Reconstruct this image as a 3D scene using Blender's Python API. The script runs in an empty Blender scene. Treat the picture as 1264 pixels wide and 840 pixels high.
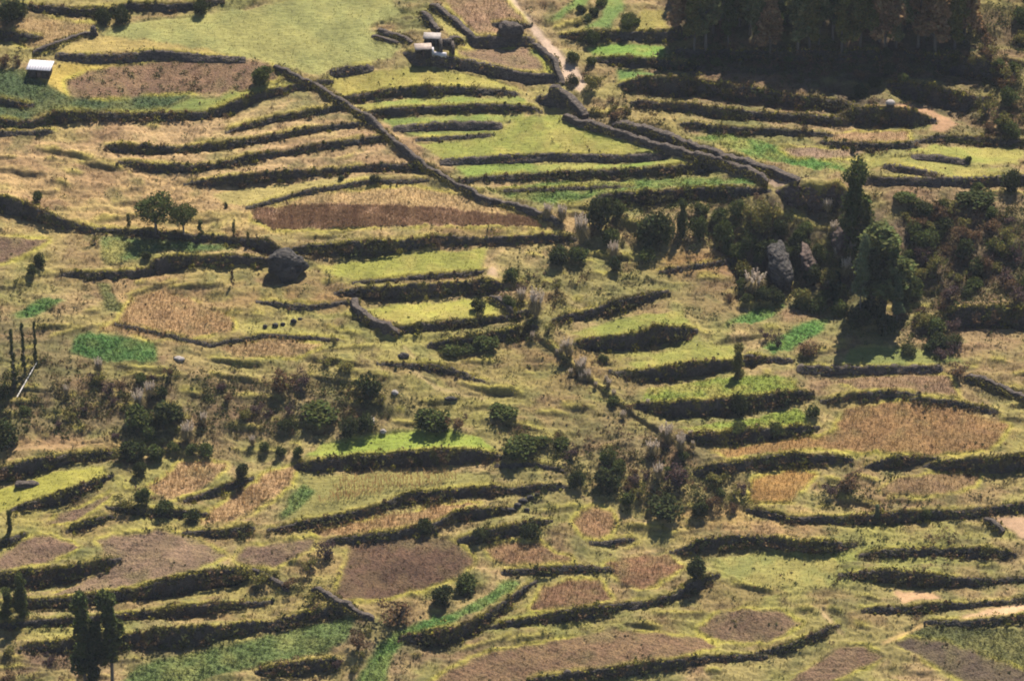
import bpy, math, random
import numpy as np
R = math.radians
rng = np.random.default_rng(7)
random.seed(7)
scene = bpy.context.scene

# ------------------------------------------------------------ camera
PITCH, SLOPE, DIST = R(30), R(16), 600.0
PW, PH = 1264.0, 840.0
FPX = DIST / (150.0 / PW)
FWD = np.array([0, math.cos(PITCH), -math.sin(PITCH)])
UPV = np.array([0, math.sin(PITCH), math.cos(PITCH)])
CAMP = -FWD * DIST
cd = bpy.data.cameras.new('camera'); cam = bpy.data.objects.new('camera', cd)
scene.collection.objects.link(cam)
cam.location = CAMP.tolist(); cam.rotation_euler = (math.pi / 2 - PITCH, 0, 0)
cd.sensor_width = 36; cd.lens = 36 * FPX / PW
cd.clip_start = 1; cd.clip_end = 6000
scene.camera = cam

# ------------------------------------------------------------ sky, sun, exposure
SUN_EL, SUN_AZ = R(57), R(24)
world = bpy.data.worlds.new('World'); scene.world = world; world.use_nodes = True
wn = world.node_tree; bg = wn.nodes['Background']
sky = wn.nodes.new('ShaderNodeTexSky'); sky.sky_type = 'NISHITA'; sky.sun_disc = False
sky.sun_elevation = SUN_EL; sky.sun_rotation = SUN_AZ; sky.altitude = 3300
sky.air_density = 1.0; sky.dust_density = 1.0
wn.links.new(sky.outputs[0], bg.inputs[0]); bg.inputs[1].default_value = 0.08
sl = bpy.data.lights.new('sun', 'SUN'); sun = bpy.data.objects.new('sun', sl)
scene.collection.objects.link(sun)
sl.energy = 5.0; sl.angle = R(0.5); sl.color = (1.0, 0.935, 0.85)
sun.rotation_euler = (-(math.pi / 2 - SUN_EL), 0, -SUN_AZ)
sun.location = (0, 0, 200)
scene.view_settings.view_transform = 'Standard'; scene.view_settings.look = 'None'
scene.view_settings.exposure = 1.46; scene.view_settings.gamma = 1.0
scene.view_settings.use_curve_mapping = False
scene.render.engine = 'CYCLES'
scene.cycles.max_bounces = 5; scene.cycles.diffuse_bounces = 3; scene.cycles.transmission_bounces = 3
scene.cycles.use_denoising = True
scene.cycles.filter_width = 1.9

# ------------------------------------------------------------ helpers
def lin(c):
    c = np.asarray(c, float) / 255.0
    return np.where(c <= 0.04045, c / 12.92, ((c + 0.055) / 1.055) ** 2.4)
def alb(c):
    return lin(c) * 0.50 * np.array([1.04, 0.98, 0.97])

def mk(name, V, F, mat, col=None, parent=None, smooth=False, origin=None, link=True):
    V = np.asarray(V, np.float32).reshape(-1, 3); F = np.asarray(F, np.int32)
    k = F.shape[1]
    if origin is not None: V = V - np.asarray(origin, np.float32)
    me = bpy.data.meshes.new(name)
    me.vertices.add(len(V)); me.vertices.foreach_set('co', V.ravel())
    me.loops.add(F.size); me.loops.foreach_set('vertex_index', F.ravel())
    me.polygons.add(len(F)); me.polygons.foreach_set('loop_start', np.arange(0, F.size, k, dtype=np.int32))
    if smooth: me.polygons.foreach_set('use_smooth', np.ones(len(F), bool))
    if col is not None:
        a = me.color_attributes.new('Col', 'FLOAT_COLOR', 'POINT')
        c4 = np.ones((len(V), 4), np.float32); c4[:, :3] = col
        a.data.foreach_set('color', c4.ravel())
    me.update(calc_edges=True)
    me.materials.append(mat)
    o = bpy.data.objects.new(name, me)
    if origin is not None: o.location = [float(t) for t in origin]
    if parent is not None:
        o.parent = parent
        if origin is not None: o.location = [float(t) for t in (np.asarray(origin) - np.array(parent.location))]
    if link: scene.collection.objects.link(o)
    return o

def tag(o, label=None, cat=None, group=None, kind=None):
    if label: o['label'] = label
    if cat: o['category'] = cat
    if group: o['group'] = group
    if kind: o['kind'] = kind
    return o
def empty(name, loc):
    o = bpy.data.objects.new(name, None); o.location = [float(t) for t in loc]
    o.empty_display_size = 0.2; scene.collection.objects.link(o); return o
def copy_thing(src, loc, scale, rz):
    c = src.copy(); scene.collection.objects.link(c)
    c.location = [float(t) for t in loc]; c.scale = scale if hasattr(scale, '__len__') else (scale,) * 3
    c.rotation_euler = (0, 0, rz)
    for ch in src.children:
        d = ch.copy(); scene.collection.objects.link(d); d.parent = c
    return c

_T = np.random.default_rng(99).random((8, 256, 256))
def vnoise(x, y, s=0):
    xi = np.floor(x).astype(int); yi = np.floor(y).astype(int)
    fx = x - xi; fy = y - yi
    fx = fx * fx * (3 - 2 * fx); fy = fy * fy * (3 - 2 * fy)
    T = _T[s % 8]; a = (xi + 37 * s) & 255; b = (yi + 91 * s) & 255; a1 = (a + 1) & 255; b1 = (b + 1) & 255
    return (T[a, b] * (1 - fx) + T[a1, b] * fx) * (1 - fy) + (T[a, b1] * (1 - fx) + T[a1, b1] * fx) * fy
def fbm(x, y, s=0, o=4):
    r = 0; w = 0; a = 1.0
    for k in range(o):
        r = r + a * vnoise(x * 2 ** k + 13.7 * k, y * 2 ** k - 7.1 * k, s + k); w += a; a *= 0.55
    return r / w
def inpoly(x, y, poly):
    r = np.zeros(np.shape(x), bool); n = len(poly)
    for i in range(n):
        x0, y0 = poly[i]; x1, y1 = poly[(i + 1) % n]
        if y0 == y1: continue
        r ^= ((y0 > y) != (y1 > y)) & (x < (x1 - x0) * (y - y0) / (y1 - y0) + x0)
    return r

# ------------------------------------------------------------ materials
def new_mat(name):
    m = bpy.data.materials.new(name); m.use_nodes = True
    nt = m.node_tree; b = nt.nodes['Principled BSDF']
    b.inputs['Roughness'].default_value = 0.9; b.inputs['Specular IOR Level'].default_value = 0.15
    return m, nt, b
def N(nt, t, **kw):
    n = nt.nodes.new(t)
    for k, v in kw.items():
        if k in n.inputs: n.inputs[k].default_value = v
        else: setattr(n, k, v)
    return n
def vary(nt, src, scale, lo, hi, stretch=(1, 1, 1), detail=4, rough=0.6):
    """src colour multiplied by a noise that runs from lo to hi"""
    tc = N(nt, 'ShaderNodeTexCoord'); mp = N(nt, 'ShaderNodeMapping'); mp.inputs['Scale'].default_value = stretch
    nt.links.new(tc.outputs['Object'], mp.inputs[0])
    no = N(nt, 'ShaderNodeTexNoise', Scale=scale, Detail=detail, Roughness=rough)
    nt.links.new(mp.outputs[0], no.inputs['Vector'])
    mr = N(nt, 'ShaderNodeMapRange'); mr.inputs[1].default_value = 0.33; mr.inputs[2].default_value = 0.67
    mr.inputs[3].default_value = lo; mr.inputs[4].default_value = hi
    nt.links.new(no.outputs[0], mr.inputs[0])
    mx = N(nt, 'ShaderNodeVectorMath', operation='SCALE')
    nt.links.new(src, mx.inputs[0]); nt.links.new(mr.outputs[0], mx.inputs['Scale'])
    return mx.outputs[0], no.outputs[0]
def bump(nt, b, h, strength, dist):
    bp = N(nt, 'ShaderNodeBump'); bp.inputs['Strength'].default_value = strength; bp.inputs['Distance'].default_value = dist
    nt.links.new(h, bp.inputs['Height']); nt.links.new(bp.outputs[0], b.inputs['Normal'])
def ground_mat(name, scale, lo, hi, bs, bd, stretch=(1, 1, 1)):
    m, nt, b = new_mat(name)
    at = N(nt, 'ShaderNodeAttribute', attribute_name='Col')
    c, h = vary(nt, at.outputs['Color'], scale, lo, hi, stretch)
    c, _ = vary(nt, c, scale * 0.17, 0.82, 1.18)
    nt.links.new(c, b.inputs['Base Color']); bump(nt, b, h, bs, bd)
    return m
MG = {
    'wild': ground_mat('rough_grass', 2.2, 0.75, 1.25, 0.5, 0.3),
    'grass': ground_mat('meadow_grass', 1.6, 0.8, 1.2, 0.6, 0.25, (0.6, 1.6, 1)),
    'leafy': ground_mat('leafy_crop', 2.6, 0.6, 1.4, 1.0, 0.4),
    'dry': ground_mat('dry_straw', 2.4, 0.72, 1.28, 0.9, 0.4),
    'soil': ground_mat('turned_soil', 3.2, 0.6, 1.4, 1.0, 0.3),
    'path': ground_mat('trodden_earth', 2.0, 0.85, 1.15, 0.5, 0.1),
}
def leaf_mat(name, transl=0.3, attr=True):
    m, nt, b = new_mat(name)
    nt.nodes.remove(b); out = nt.nodes['Material Output']
    if attr: src = N(nt, 'ShaderNodeAttribute', attribute_name='Col').outputs['Color']
    else:
        at = N(nt, 'ShaderNodeAttribute', attribute_name='Col'); oi = N(nt, 'ShaderNodeObjectInfo')
        mu = N(nt, 'ShaderNodeVectorMath', operation='MULTIPLY')
        nt.links.new(at.outputs['Color'], mu.inputs[0]); nt.links.new(oi.outputs['Color'], mu.inputs[1]); src = mu.outputs[0]
    d = N(nt, 'ShaderNodeBsdfDiffuse'); t = N(nt, 'ShaderNodeBsdfTranslucent'); mx = N(nt, 'ShaderNodeMixShader')
    mx.inputs[0].default_value = transl
    nt.links.new(src, d.inputs[0]); nt.links.new(src, t.inputs[0])
    nt.links.new(d.outputs[0], mx.inputs[1]); nt.links.new(t.outputs[0], mx.inputs[2]); nt.links.new(mx.outputs[0], out.inputs[0])
    return m
M_LEAF = leaf_mat('leaves', 0.2); M_GRASS = leaf_mat('grass_blades', 0.4); M_SHRUB = leaf_mat('shrub_leaves', 0.25, attr=False)
M_PLUME = leaf_mat('plume_tufts', 0.45, attr=False)
def stone_mat(name, c1, c2, scale=3.0, bd=0.12):
    m, nt, b = new_mat(name)
    tc = N(nt, 'ShaderNodeTexCoord'); mp = N(nt, 'ShaderNodeMapping'); mp.inputs['Scale'].default_value = (1, 1, 1.7)
    nt.links.new(tc.outputs['Object'], mp.inputs[0])
    vo = N(nt, 'ShaderNodeTexVoronoi', Scale=scale); vo.inputs['Randomness'].default_value = 0.9
    nt.links.new(mp.outputs[0], vo.inputs['Vector'])
    no = N(nt, 'ShaderNodeTexNoise', Scale=1.3, Detail=6.0); nt.links.new(mp.outputs[0], no.inputs['Vector'])
    sx = N(nt, 'ShaderNodeSeparateColor'); nt.links.new(vo.outputs['Color'], sx.inputs[0])
    ad = N(nt, 'ShaderNodeMath', operation='ADD'); nt.links.new(sx.outputs[0], ad.inputs[0]); nt.links.new(no.outputs[0], ad.inputs[1])
    mr = N(nt, 'ShaderNodeMapRange'); mr.inputs[1].default_value = 0.3; mr.inputs[2].default_value = 1.4
    nt.links.new(ad.outputs[0], mr.inputs[0])
    mx = N(nt, 'ShaderNodeMix', data_type='RGBA')
    mx.inputs[6].default_value = (*c1, 1); mx.inputs[7].default_value = (*c2, 1)
    nt.links.new(mr.outputs[0], mx.inputs[0]); nt.links.new(mx.outputs[2], b.inputs['Base Color'])
    bp = N(nt, 'ShaderNodeBump', invert=True); bp.inputs['Strength'].default_value = 0.9; bp.inputs['Distance'].default_value = bd
    nt.links.new(vo.outputs['Distance'], bp.inputs['Height']); nt.links.new(bp.outputs[0], b.inputs['Normal'])
    return m
M_STONE = stone_mat('dry_stone', (0.016, 0.013, 0.011), (0.072, 0.056, 0.043))
M_ADOBE = stone_mat('earth_and_stone', (0.02, 0.017, 0.013), (0.06, 0.048, 0.036), 4.0, 0.12)
M_ROCK = stone_mat('grey_rock', (0.014, 0.013, 0.012), (0.045, 0.039, 0.033), 1.3, 0.4)
M_CLIFF = stone_mat('pink_cliff_rock', (0.026, 0.019, 0.015), (0.075, 0.052, 0.040), 1.2, 0.4)
def plain(name, c, rough=0.8, sc=3.0, lo=0.85, hi=1.15):
    m, nt, b = new_mat(name); rgb = N(nt, 'ShaderNodeRGB'); rgb.outputs[0].default_value = (*c, 1)
    cc, h = vary(nt, rgb.outputs[0], sc, lo, hi); nt.links.new(cc, b.inputs['Base Color']); b.inputs['Roughness'].default_value = rough
    bump(nt, b, h, 0.3, 0.03)
    return m
M_BARK = plain('bark', (0.10, 0.08, 0.06), 0.9, 6, 0.6, 1.4); M_PALEBARK = plain('pale_bark', (0.085, 0.07, 0.055), 0.9, 6, 0.7, 1.3)
M_ROOFW = plain('pale_painted_sheet', (0.36, 0.34, 0.345), 0.7, 1.5, 0.93, 1.05)
M_ROOFR = plain('whitewashed_roof', (0.22, 0.19, 0.165), 0.8, 2, 0.75, 1.2)
M_WOOD = plain('weathered_wood', (0.09, 0.06, 0.045), 0.8, 5, 0.7, 1.3)
M_POLE = plain('bleached_wood', (0.42, 0.38, 0.32), 0.8, 5, 0.8, 1.2)
# ------------------------------------------------------------ what the hillside carries: traced lines
# terrace walls: (label, kind, [(x, top, foot), ...])   kind: h overgrown, s bare stone, g low grassy bank
WALLS = [
 ('pink earth cliff directly below the plateau edge','c',[(962,229,246),(985,229,258),(1010,230,260),(1044,231,256)]),
 ('grassy edge of the spur with pale plumes, running down to the gully','n',[(640,399,403),(690,434,439),(720,459,464),(760,492,497),(800,522,527),(850,554,558),(872,570,573)]),
 ('faint earthen ledge on the central slope below the curved wall','g',[(480,448,452),(540,452,457),(572,462,466)]),
 ('ledge with a brown shadow on the central slope','g',[(512,450,454),(560,456,461),(600,470,473)]),
 ('low ledge under the maize stubble right of the vivid plot','g',[(150,400,403),(260,424,428),(330,412,416),(420,418,422)]),
 ('brown bank under the rust patch left of the footpath','g',[(330,372,377),(380,377,383),(430,371,375)]),
 ('shrub-topped terrace wall in the top corner above the tan field','h',[(30,5,12),(70,8,20),(100,12,22),(135,10,24),(160,4,14),(200,6,16),(235,3,14),(262,0,8)]),
 ('short overgrown wall left of the tan field above the shed','h',[(0,38,52),(20,40,52),(45,44,49)]),
 ('low brown stone wall running right from the white roofed shed','s',[(72,67,72),(110,68,77),(150,68,76),(190,63,72),(220,65,73),(260,70,75),(300,72,76)]),
 ('dark wall under the potato field and the thin green strip','h',[(0,149,160),(40,150,160),(65,138,156),(120,138,149),(160,141,150),(205,139,150),(260,138,148),(285,127,142),(330,112,122),(370,104,113),(400,99,107)]),
 ('stub of terrace wall beneath the small yellow patch by the potatoes','h',[(0,121,132),(28,126,134)]),
 ('low shaded ledge under the potato field at its left end','g',[(0,162,168),(60,160,166)]),
 ('uppermost thin wall across the tan terraces by the long stone wall','h',[(285,160,164),(326,149,155),(360,140,149),(418,130,138)]),
 ('second dark wall down across the tan terraces, starting at a bushy end','h',[(138,179,186),(150,177,190),(188,178,193),(215,180,190),(269,177,188),(310,172,180),(345,166,175),(390,156,164),(452,149,156)]),
 ('third dark wall down across the tan terraces','h',[(161,200,207),(188,203,214),(240,203,215),(269,202,211),(310,191,200),(350,187,194),(400,177,186),(440,172,180),(477,168,176)]),
 ('lowest and thickest dark wall across the tan terraces','h',[(242,222,228),(262,219,233),(290,216,233),(340,211,226),(405,207,217),(470,203,213),(521,203,212)]),
 ('thin brown bank above the golden field top','g',[(310,254,258),(377,235,240),(450,222,228),(515,221,226)]),
 ('long dark wall below the brown standing crop, right of the boulder','h',[(368,304,314),(395,301,317),(418,299,319),(450,296,320),(498,296,312),(539,291,303),(592,292,304),(640,291,302),(665,289,302),(700,291,300)]),
 ('hedged wall running behind the two round trees to the boulder','h',[(113,280,286),(150,282,290),(200,285,296),(255,289,299),(300,293,305),(335,297,322)]),
 ('stepped bushy wall below the small green plot left of the boulder','h',[(92,336,343),(121,337,346),(148,334,345),(180,331,344),(191,319,344),(215,313,340),(240,314,332),(255,316,330),(275,314,334),(300,316,327),(335,316,330)]),
 ('dark sunken hedge line at the left edge ending by the green plot','h',[(0,242,266),(35,250,275),(75,268,283),(108,281,287)]),
 ('upper thin ledge over the yellow green terrace with the curved wall','g',[(444,347,352),(490,342,348),(587,334,342)]),
 ('tall dark wall at the back of the terrace with the curved wall','h',[(423,358,367),(455,354,371),(482,351,373),(525,351,370),(574,346,366),(606,343,368)]),
 ('wall in front of the terrace with the curved wall, shrub at its right end','h',[(497,402,412),(544,396,410),(579,392,406),(622,390,400),(640,383,396)]),
 ('grassy rim with bushes below the terrace with the curved wall','h',[(541,420,434),(582,416,433),(620,409,424),(650,400,418)]),
 ('topmost dark wall of the green terraces right of the diagonal wall','h',[(418,121,126),(460,113,124),(514,106,121),(565,107,117),(632,113,119)]),
 ('second wall down of the green terraces right of the diagonal wall','h',[(455,138,143),(482,133,145),(525,132,142),(579,129,140),(625,129,138),(655,132,137)]),
 ('short straight third wall down of the green terraces','s',[(485,158,161),(525,153,161),(579,151,160),(617,152,158)]),
 ('faint low bank at the foot of the small green terraces','g',[(522,171,175),(560,168,172),(600,165,169)]),
 ('thin dark wall across the broad green terraces reaching the sunken lane','s',[(547,198,203),(595,194,201),(620,192,200),(687,190,198),(770,192,200),(824,190,196)]),
 ('long shaded wall above the bright green lane-side strip','h',[(572,221,226),(620,216,224),(700,211,222),(780,208,220),(862,201,216),(888,201,210)]),
 ('hairline ledge inside the bright green lane-side strip','g',[(620,234,237),(700,231,234),(780,229,232)]),
 ('thick dark wall below the bright green strip, over the gully bushes','h',[(750,239,250),(787,235,260),(849,231,250),(894,231,250),(939,232,244)]),
 ('low brown wall beside the path leaving the big green meadow','s',[(412,87,94),(430,83,92),(457,82,87)]),
 ('massive rough stone wall in front of the ruined houses','s',[(503,64,72),(514,67,79),(552,70,82),(600,79,92),(650,91,104),(686,93,103)]),
 ('stone wall across the brown plot right of the ruined houses','s',[(582,47,58),(615,45,57),(650,45,55),(658,49,56)]),
 ('stone foot of the tan mound above the lane','h',[(618,28,37),(632,26,42),(646,29,37)]),
 ('dark stone bulge where the pale path meets the sunken lane','s',[(662,119,126),(680,117,131),(701,124,132)]),
 ('dark wall with a round shrub below the three small upper strips','h',[(706,40,51),(741,40,54),(771,39,52),(808,39,54),(840,40,50)]),
 ('second dark wall down beside the eucalyptus wood, over a green plot','h',[(745,71,78),(781,71,87),(819,74,89),(851,78,89)]),
 ('tall top hedge of the shaded terraces below the wood','h',[(776,99,116),(800,94,123),(870,98,126),(960,112,134),(1040,126,140)]),
 ('middle hedge of the shaded terraces below the wood','h',[(790,123,134),(860,129,146),(937,137,152),(1042,145,158)]),
 ('lowest hedge of the shaded terraces below the wood','h',[(850,150,160),(924,157,169),(1000,161,169),(1022,165,170)]),
 ('dark hedge block with flat top under the little white hut','h',[(1047,134,158),(1060,132,161),(1085,131,161),(1123,133,163),(1146,143,158)]),
 ('curved bank with a light green rim right of the little white hut','h',[(1110,100,120),(1139,102,132),(1166,108,140),(1193,116,142),(1214,120,126)]),
 ('shrubby upper bank near the top right hillside','h',[(1132,66,76),(1166,67,95),(1193,70,105),(1220,75,108),(1243,85,100)]),
 ('long bank at the foot of the eucalyptus trunks','h',[(845,60,70),(924,62,76),(1000,62,76),(1080,63,74)]),
 ('bushy edge in front of the pinkish tan plot under the hedge block','h',[(1020,174,180),(1045,176,184),(1075,177,187),(1123,177,183)]),
 ('curved dark wall above the yellow green field at the right edge','h',[(1132,174,178),(1160,167,176),(1182,167,179),(1225,169,181),(1275,172,183)]),
 ('thin wall with a round bush in the yellow green field','s',[(1128,192,196),(1160,193,198),(1193,198,203)]),
 ('short slanting grey wall in the olive plot near the right edge','s',[(1093,203,210),(1125,208,216),(1155,215,221)]),
 ('straight grey wall at the plateau edge above the shrub hillside','s',[(1065,220,227),(1140,221,230),(1200,219,230),(1275,217,229)]),
 ('high shrub-covered wall below the dark hillside at the right edge','h',[(1180,379,408),(1220,374,414),(1275,374,417)]),
 ('slanting dark wall on the rough slope right of the plumed gully','h',[(696,388,398),(728,381,396),(760,370,388),(795,362,378),(815,358,368)]),
 ('thick shaded wall with brown shrubs below the slanting one','h',[(724,418,436),(780,412,435),(810,401,433),(848,403,420)]),
 ('low bank under the rust coloured patch near the round bushes','g',[(822,333,339),(857,325,334),(907,317,325)]),
 ('dark smooth wall facing left of the bushy post and vivid strip','h',[(766,458,464),(790,457,471),(830,450,472),(862,445,467),(902,443,460),(928,441,449)]),
 ('thick black-green wall, middle of the three right of the gully','h',[(788,499,507),(835,495,519),(875,492,519),(921,489,514),(960,484,502),(990,482,497)]),
 ('lowest of the three walls right of the gully, over orange weeds','h',[(843,535,546),(889,533,552),(924,528,547),(960,527,546),(1000,525,536)]),
 ('bushy bank between the orange weed patches','h',[(870,574,590),(924,566,582),(978,558,578),(1044,563,573)]),
 ('straight bare wall below the small dull green field','s',[(986,452,459),(1058,452,461),(1120,452,460),(1162,452,458)]),
 ('stub of wall under the lower vivid green strip','h',[(927,439,447),(966,441,448)]),
 ('curved ledge at the back of the large orange weed field','h',[(1028,490,498),(1058,484,495),(1090,482,492),(1122,484,490)]),
 ('weedy ledge at the right back of the large orange field','h',[(1137,490,497),(1180,494,501),(1222,504,511)]),
 ('short brown bank in the middle below the large orange field','h',[(1075,571,579),(1099,561,581),(1149,563,573)]),
 ('dark bushy bank at the right edge below the large orange field','h',[(1150,570,580),(1196,565,584),(1233,565,588),(1275,556,583)]),
 ('long low dark wall under the weedy plots near the right edge','h',[(933,628,635),(972,637,647),(1040,637,649),(1085,632,650),(1161,630,643),(1199,630,636)]),
 ('short dark wall rising to the right edge beside the pale track','h',[(1201,631,638),(1233,623,634),(1275,620,632)]),
 ('wide stony dark wall below the golden slope','h',[(833,678,682),(862,665,683),(895,661,680),(924,660,675),(956,661,680),(991,666,685),(1026,667,684),(1050,670,676)]),
 ('weedy broken ledge right of the wide stony wall','h',[(1066,682,687),(1112,676,688),(1153,675,686),(1209,675,690),(1246,681,689)]),
 ('broken bank with dark scrub over the small tan patch','h',[(1046,707,712),(1085,702,720),(1139,706,728),(1188,711,725),(1228,714,722),(1258,713,719)]),
 ('low scrubby bank above the pale curving track','h',[(1073,750,757),(1126,747,760),(1166,744,755),(1220,741,748),(1275,737,743)]),
 ('shrub line directly below the pale curving track','h',[(1153,766,770),(1188,766,774),(1233,761,771),(1275,756,767)]),
 ('bank with grey scrub right of the oval brown plot','h',[(943,803,809),(978,792,805),(1000,782,795),(1023,773,783)]),
 ('long low green hedge bank along the bottom edge','h',[(664,836,844),(728,826,842),(795,818,833),(849,811,822),(900,808,817),(942,808,814)]),
 ('dark wall under the brown plot beside the narrow green strip','h',[(609,770,776),(640,764,774),(674,757,771),(714,750,768),(750,745,758),(783,743,748)]),
 ('curved wall rising under the reddish plot to a bushy corner','h',[(785,745,751),(808,740,751),(830,733,746),(849,719,735),(874,709,726)]),
 ('straight wall between two small brown plots','h',[(629,704,709),(674,699,711),(709,697,706),(750,701,705)]),
 ('small rim below the round orange plot','g',[(734,668,672),(755,667,674),(774,664,670)]),
 ('bushy dark wall in front of the bright green knoll','h',[(375,569,583),(418,563,584),(458,560,581),(525,554,581),(565,552,579),(605,557,575)]),
 ('dark wall in front of the row of standing dry maize','h',[(338,651,656),(377,641,655),(425,633,645),(470,621,636),(498,608,624),(539,605,622),(579,600,616),(610,600,614)]),
 ('broken rubble ledge right of the maize terrace','h',[(622,603,609),(650,599,609),(688,597,604)]),
 ('low dark wall right of the orange maize stubble strip','h',[(539,644,652),(565,629,648),(595,626,642),(627,625,635)]),
 ('green bushy wall at the back of the large dark brown field','h',[(416,664,671),(460,658,668),(512,650,663),(540,650,657)]),
 ('dark wall ending in a round bush near the small brown plots','h',[(577,660,672),(606,652,671),(640,645,662),(668,641,652)]),
 ('long overgrown wall above the green plot in the bottom corner, below the other ledges','h',[(38,794,806),(94,787,806),(161,779,805),(202,774,803),(242,771,803),(269,771,792),(310,765,785),(337,765,781),(377,754,771),(425,746,759)]),
 ('steep stone faced wall below the narrow green strip','h',[(507,783,794),(531,779,802),(565,771,797),(598,757,781),(627,737,752),(648,722,733)]),
 ('overgrown wall at the left edge below the ploughed triangle','h',[(-12,707,728),(40,703,730),(81,698,725),(113,693,711),(135,688,702)]),
 ('long dark wall in front of the large pale brown ploughed field','h',[(36,739,753),(89,736,752),(151,728,746),(194,717,744),(242,706,736),(270,702,730),(295,699,725)]),
 ('narrow ledge wall between the two long walls of the bottom left','h',[(3,768,776),(54,763,776),(110,760,771),(151,757,767),(188,752,767),(242,746,763),(322,741,749)]),
 ('brown scrub wall at the bottom edge under the green corner plot','h',[(330,820,840),(370,814,838),(406,811,830)]),
 ('short bushy wall at the lower end of the slanting dry maize plot','h',[(240,656,660),(269,654,666),(300,648,664)]),
 ('bushy wall above the yellow green ledge at the left edge','h',[(-12,580,602),(40,565,588),(86,559,574),(131,556,570)]),
 ('sloping rubble wall under the yellow green ledge at the left edge','h',[(25,623,631),(67,608,628),(94,600,618),(131,588,594)]),
 ('small bushy wall between the two ploughed slivers on the left','h',[(89,651,657),(108,642,655),(128,637,647)]),
 ('rounded wall end at the left edge below the dark cypress','h',[(-12,669,680),(8,665,677),(20,660,670)]),
 ('bush lined wall under the pair of dry maize plots','h',[(145,625,634),(200,628,640),(247,630,640)]),
 ('scrubby wall between the two dry maize plots','h',[(232,615,621),(262,603,616),(300,590,600)]),
 ('narrow dark ledge below the left end of the green knoll wall','g',[(618,573,577),(660,572,576),(690,578,582)]),
]
# broad scarps: (x, top, foot) and the share of the drop that is real height
SCARPS = [
 ([(870,250,285),(910,240,335),(1040,236,350),(1075,240,368)], 0.42),
 ([(1060,240,368),(1100,238,372),(1275,235,372)], 0.22),
 ([(-60,470,575),(200,470,558),(450,455,545),(560,470,520)], 0.18),
 ([(820,20,62),(1000,20,62),(1275,0,60)], 0.35),
 ([(1180,100,165),(1275,90,170)], 0.3),
 ([(700,560,640),(850,560,645),(960,585,640)], 0.15),
 ([(380,790,840),(470,790,845)], 0.2),
]
# freestanding stone walls: (label, width m, height px, top line)
FREE = [
 ('long diagonal stone wall dividing tan from green terraces',0.5,7,[(337,78),(365,93),(393,105),(426,126),(450,140),(474,161),(493,178),(522,202),(552,218),(592,240),(633,250),(660,260),(692,272)]),
 ('thin stone wall climbing from the white shed to a stone stump',0.5,4,[(40,64),(60,56),(85,47),(100,41),(122,40)]),
 ('curved free-standing wall with a pale stone top on the grassy terrace',0.8,11,[(434,361),(439,377),(448,386),(460,392),(472,397),(485,403),(494,405)]),
 ('short curved wall closing the grassy terrace beside the footpath',0.6,7,[(603,362),(615,369),(627,377),(637,386)]),
 ('outer wall of the sunken lane running beside the green terraces',0.8,9,[(693,138),(710,146),(733,152),(755,158),(781,166),(830,182),(875,193),(929,211),(948,222)]),
 ('inner wall of the sunken lane under the brown scrub',1.0,10,[(754,151),(780,153),(808,160),(854,176),(902,193),(940,203),(985,219)]),
 ('pale thick wall heading the sunken lane by the path end',1.1,13,[(676,104),(688,110),(700,118),(712,126),(721,136)]),
 ('wall following the pale path down past the brown plot',0.7,7,[(657,50),(670,60),(682,73),(689,88),(692,100)]),
 ('wall slanting down to the stone wall of the brown plot',0.7,7,[(530,2),(543,10),(557,19),(570,32),(579,40),(590,47)]),
 ('short steep wall above the ruined white house',0.6,8,[(520,10),(530,22),(541,34)]),
 ('low curved wall hemming the meadow beside the ruins',0.5,4,[(466,33),(480,40),(495,44),(509,51)]),
 ('lower of two thin curved walls hemming the meadow',0.5,3,[(458,42),(475,48),(493,52)]),
 ('thick yard wall right behind the ruined white house',0.7,8,[(549,45),(561,46),(573,46)]),
 ('diagonal dark wall at the right edge beyond the dull green field',0.6,8,[(1190,461),(1215,468),(1240,478),(1275,493)]),
 ('diagonal dry stone wall near the large brown bush',0.6,7,[(385,722),(398,728),(412,736),(431,748),(448,755),(463,760)]),
 ('broken stone wall climbing from the scrub below the ploughed plots',0.5,6,[(310,700),(325,706),(340,714),(357,725)]),
 ('broken rubble wall beside the small pale track near the right edge',0.6,8,[(1216,634),(1225,642),(1240,652)]),
]
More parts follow.
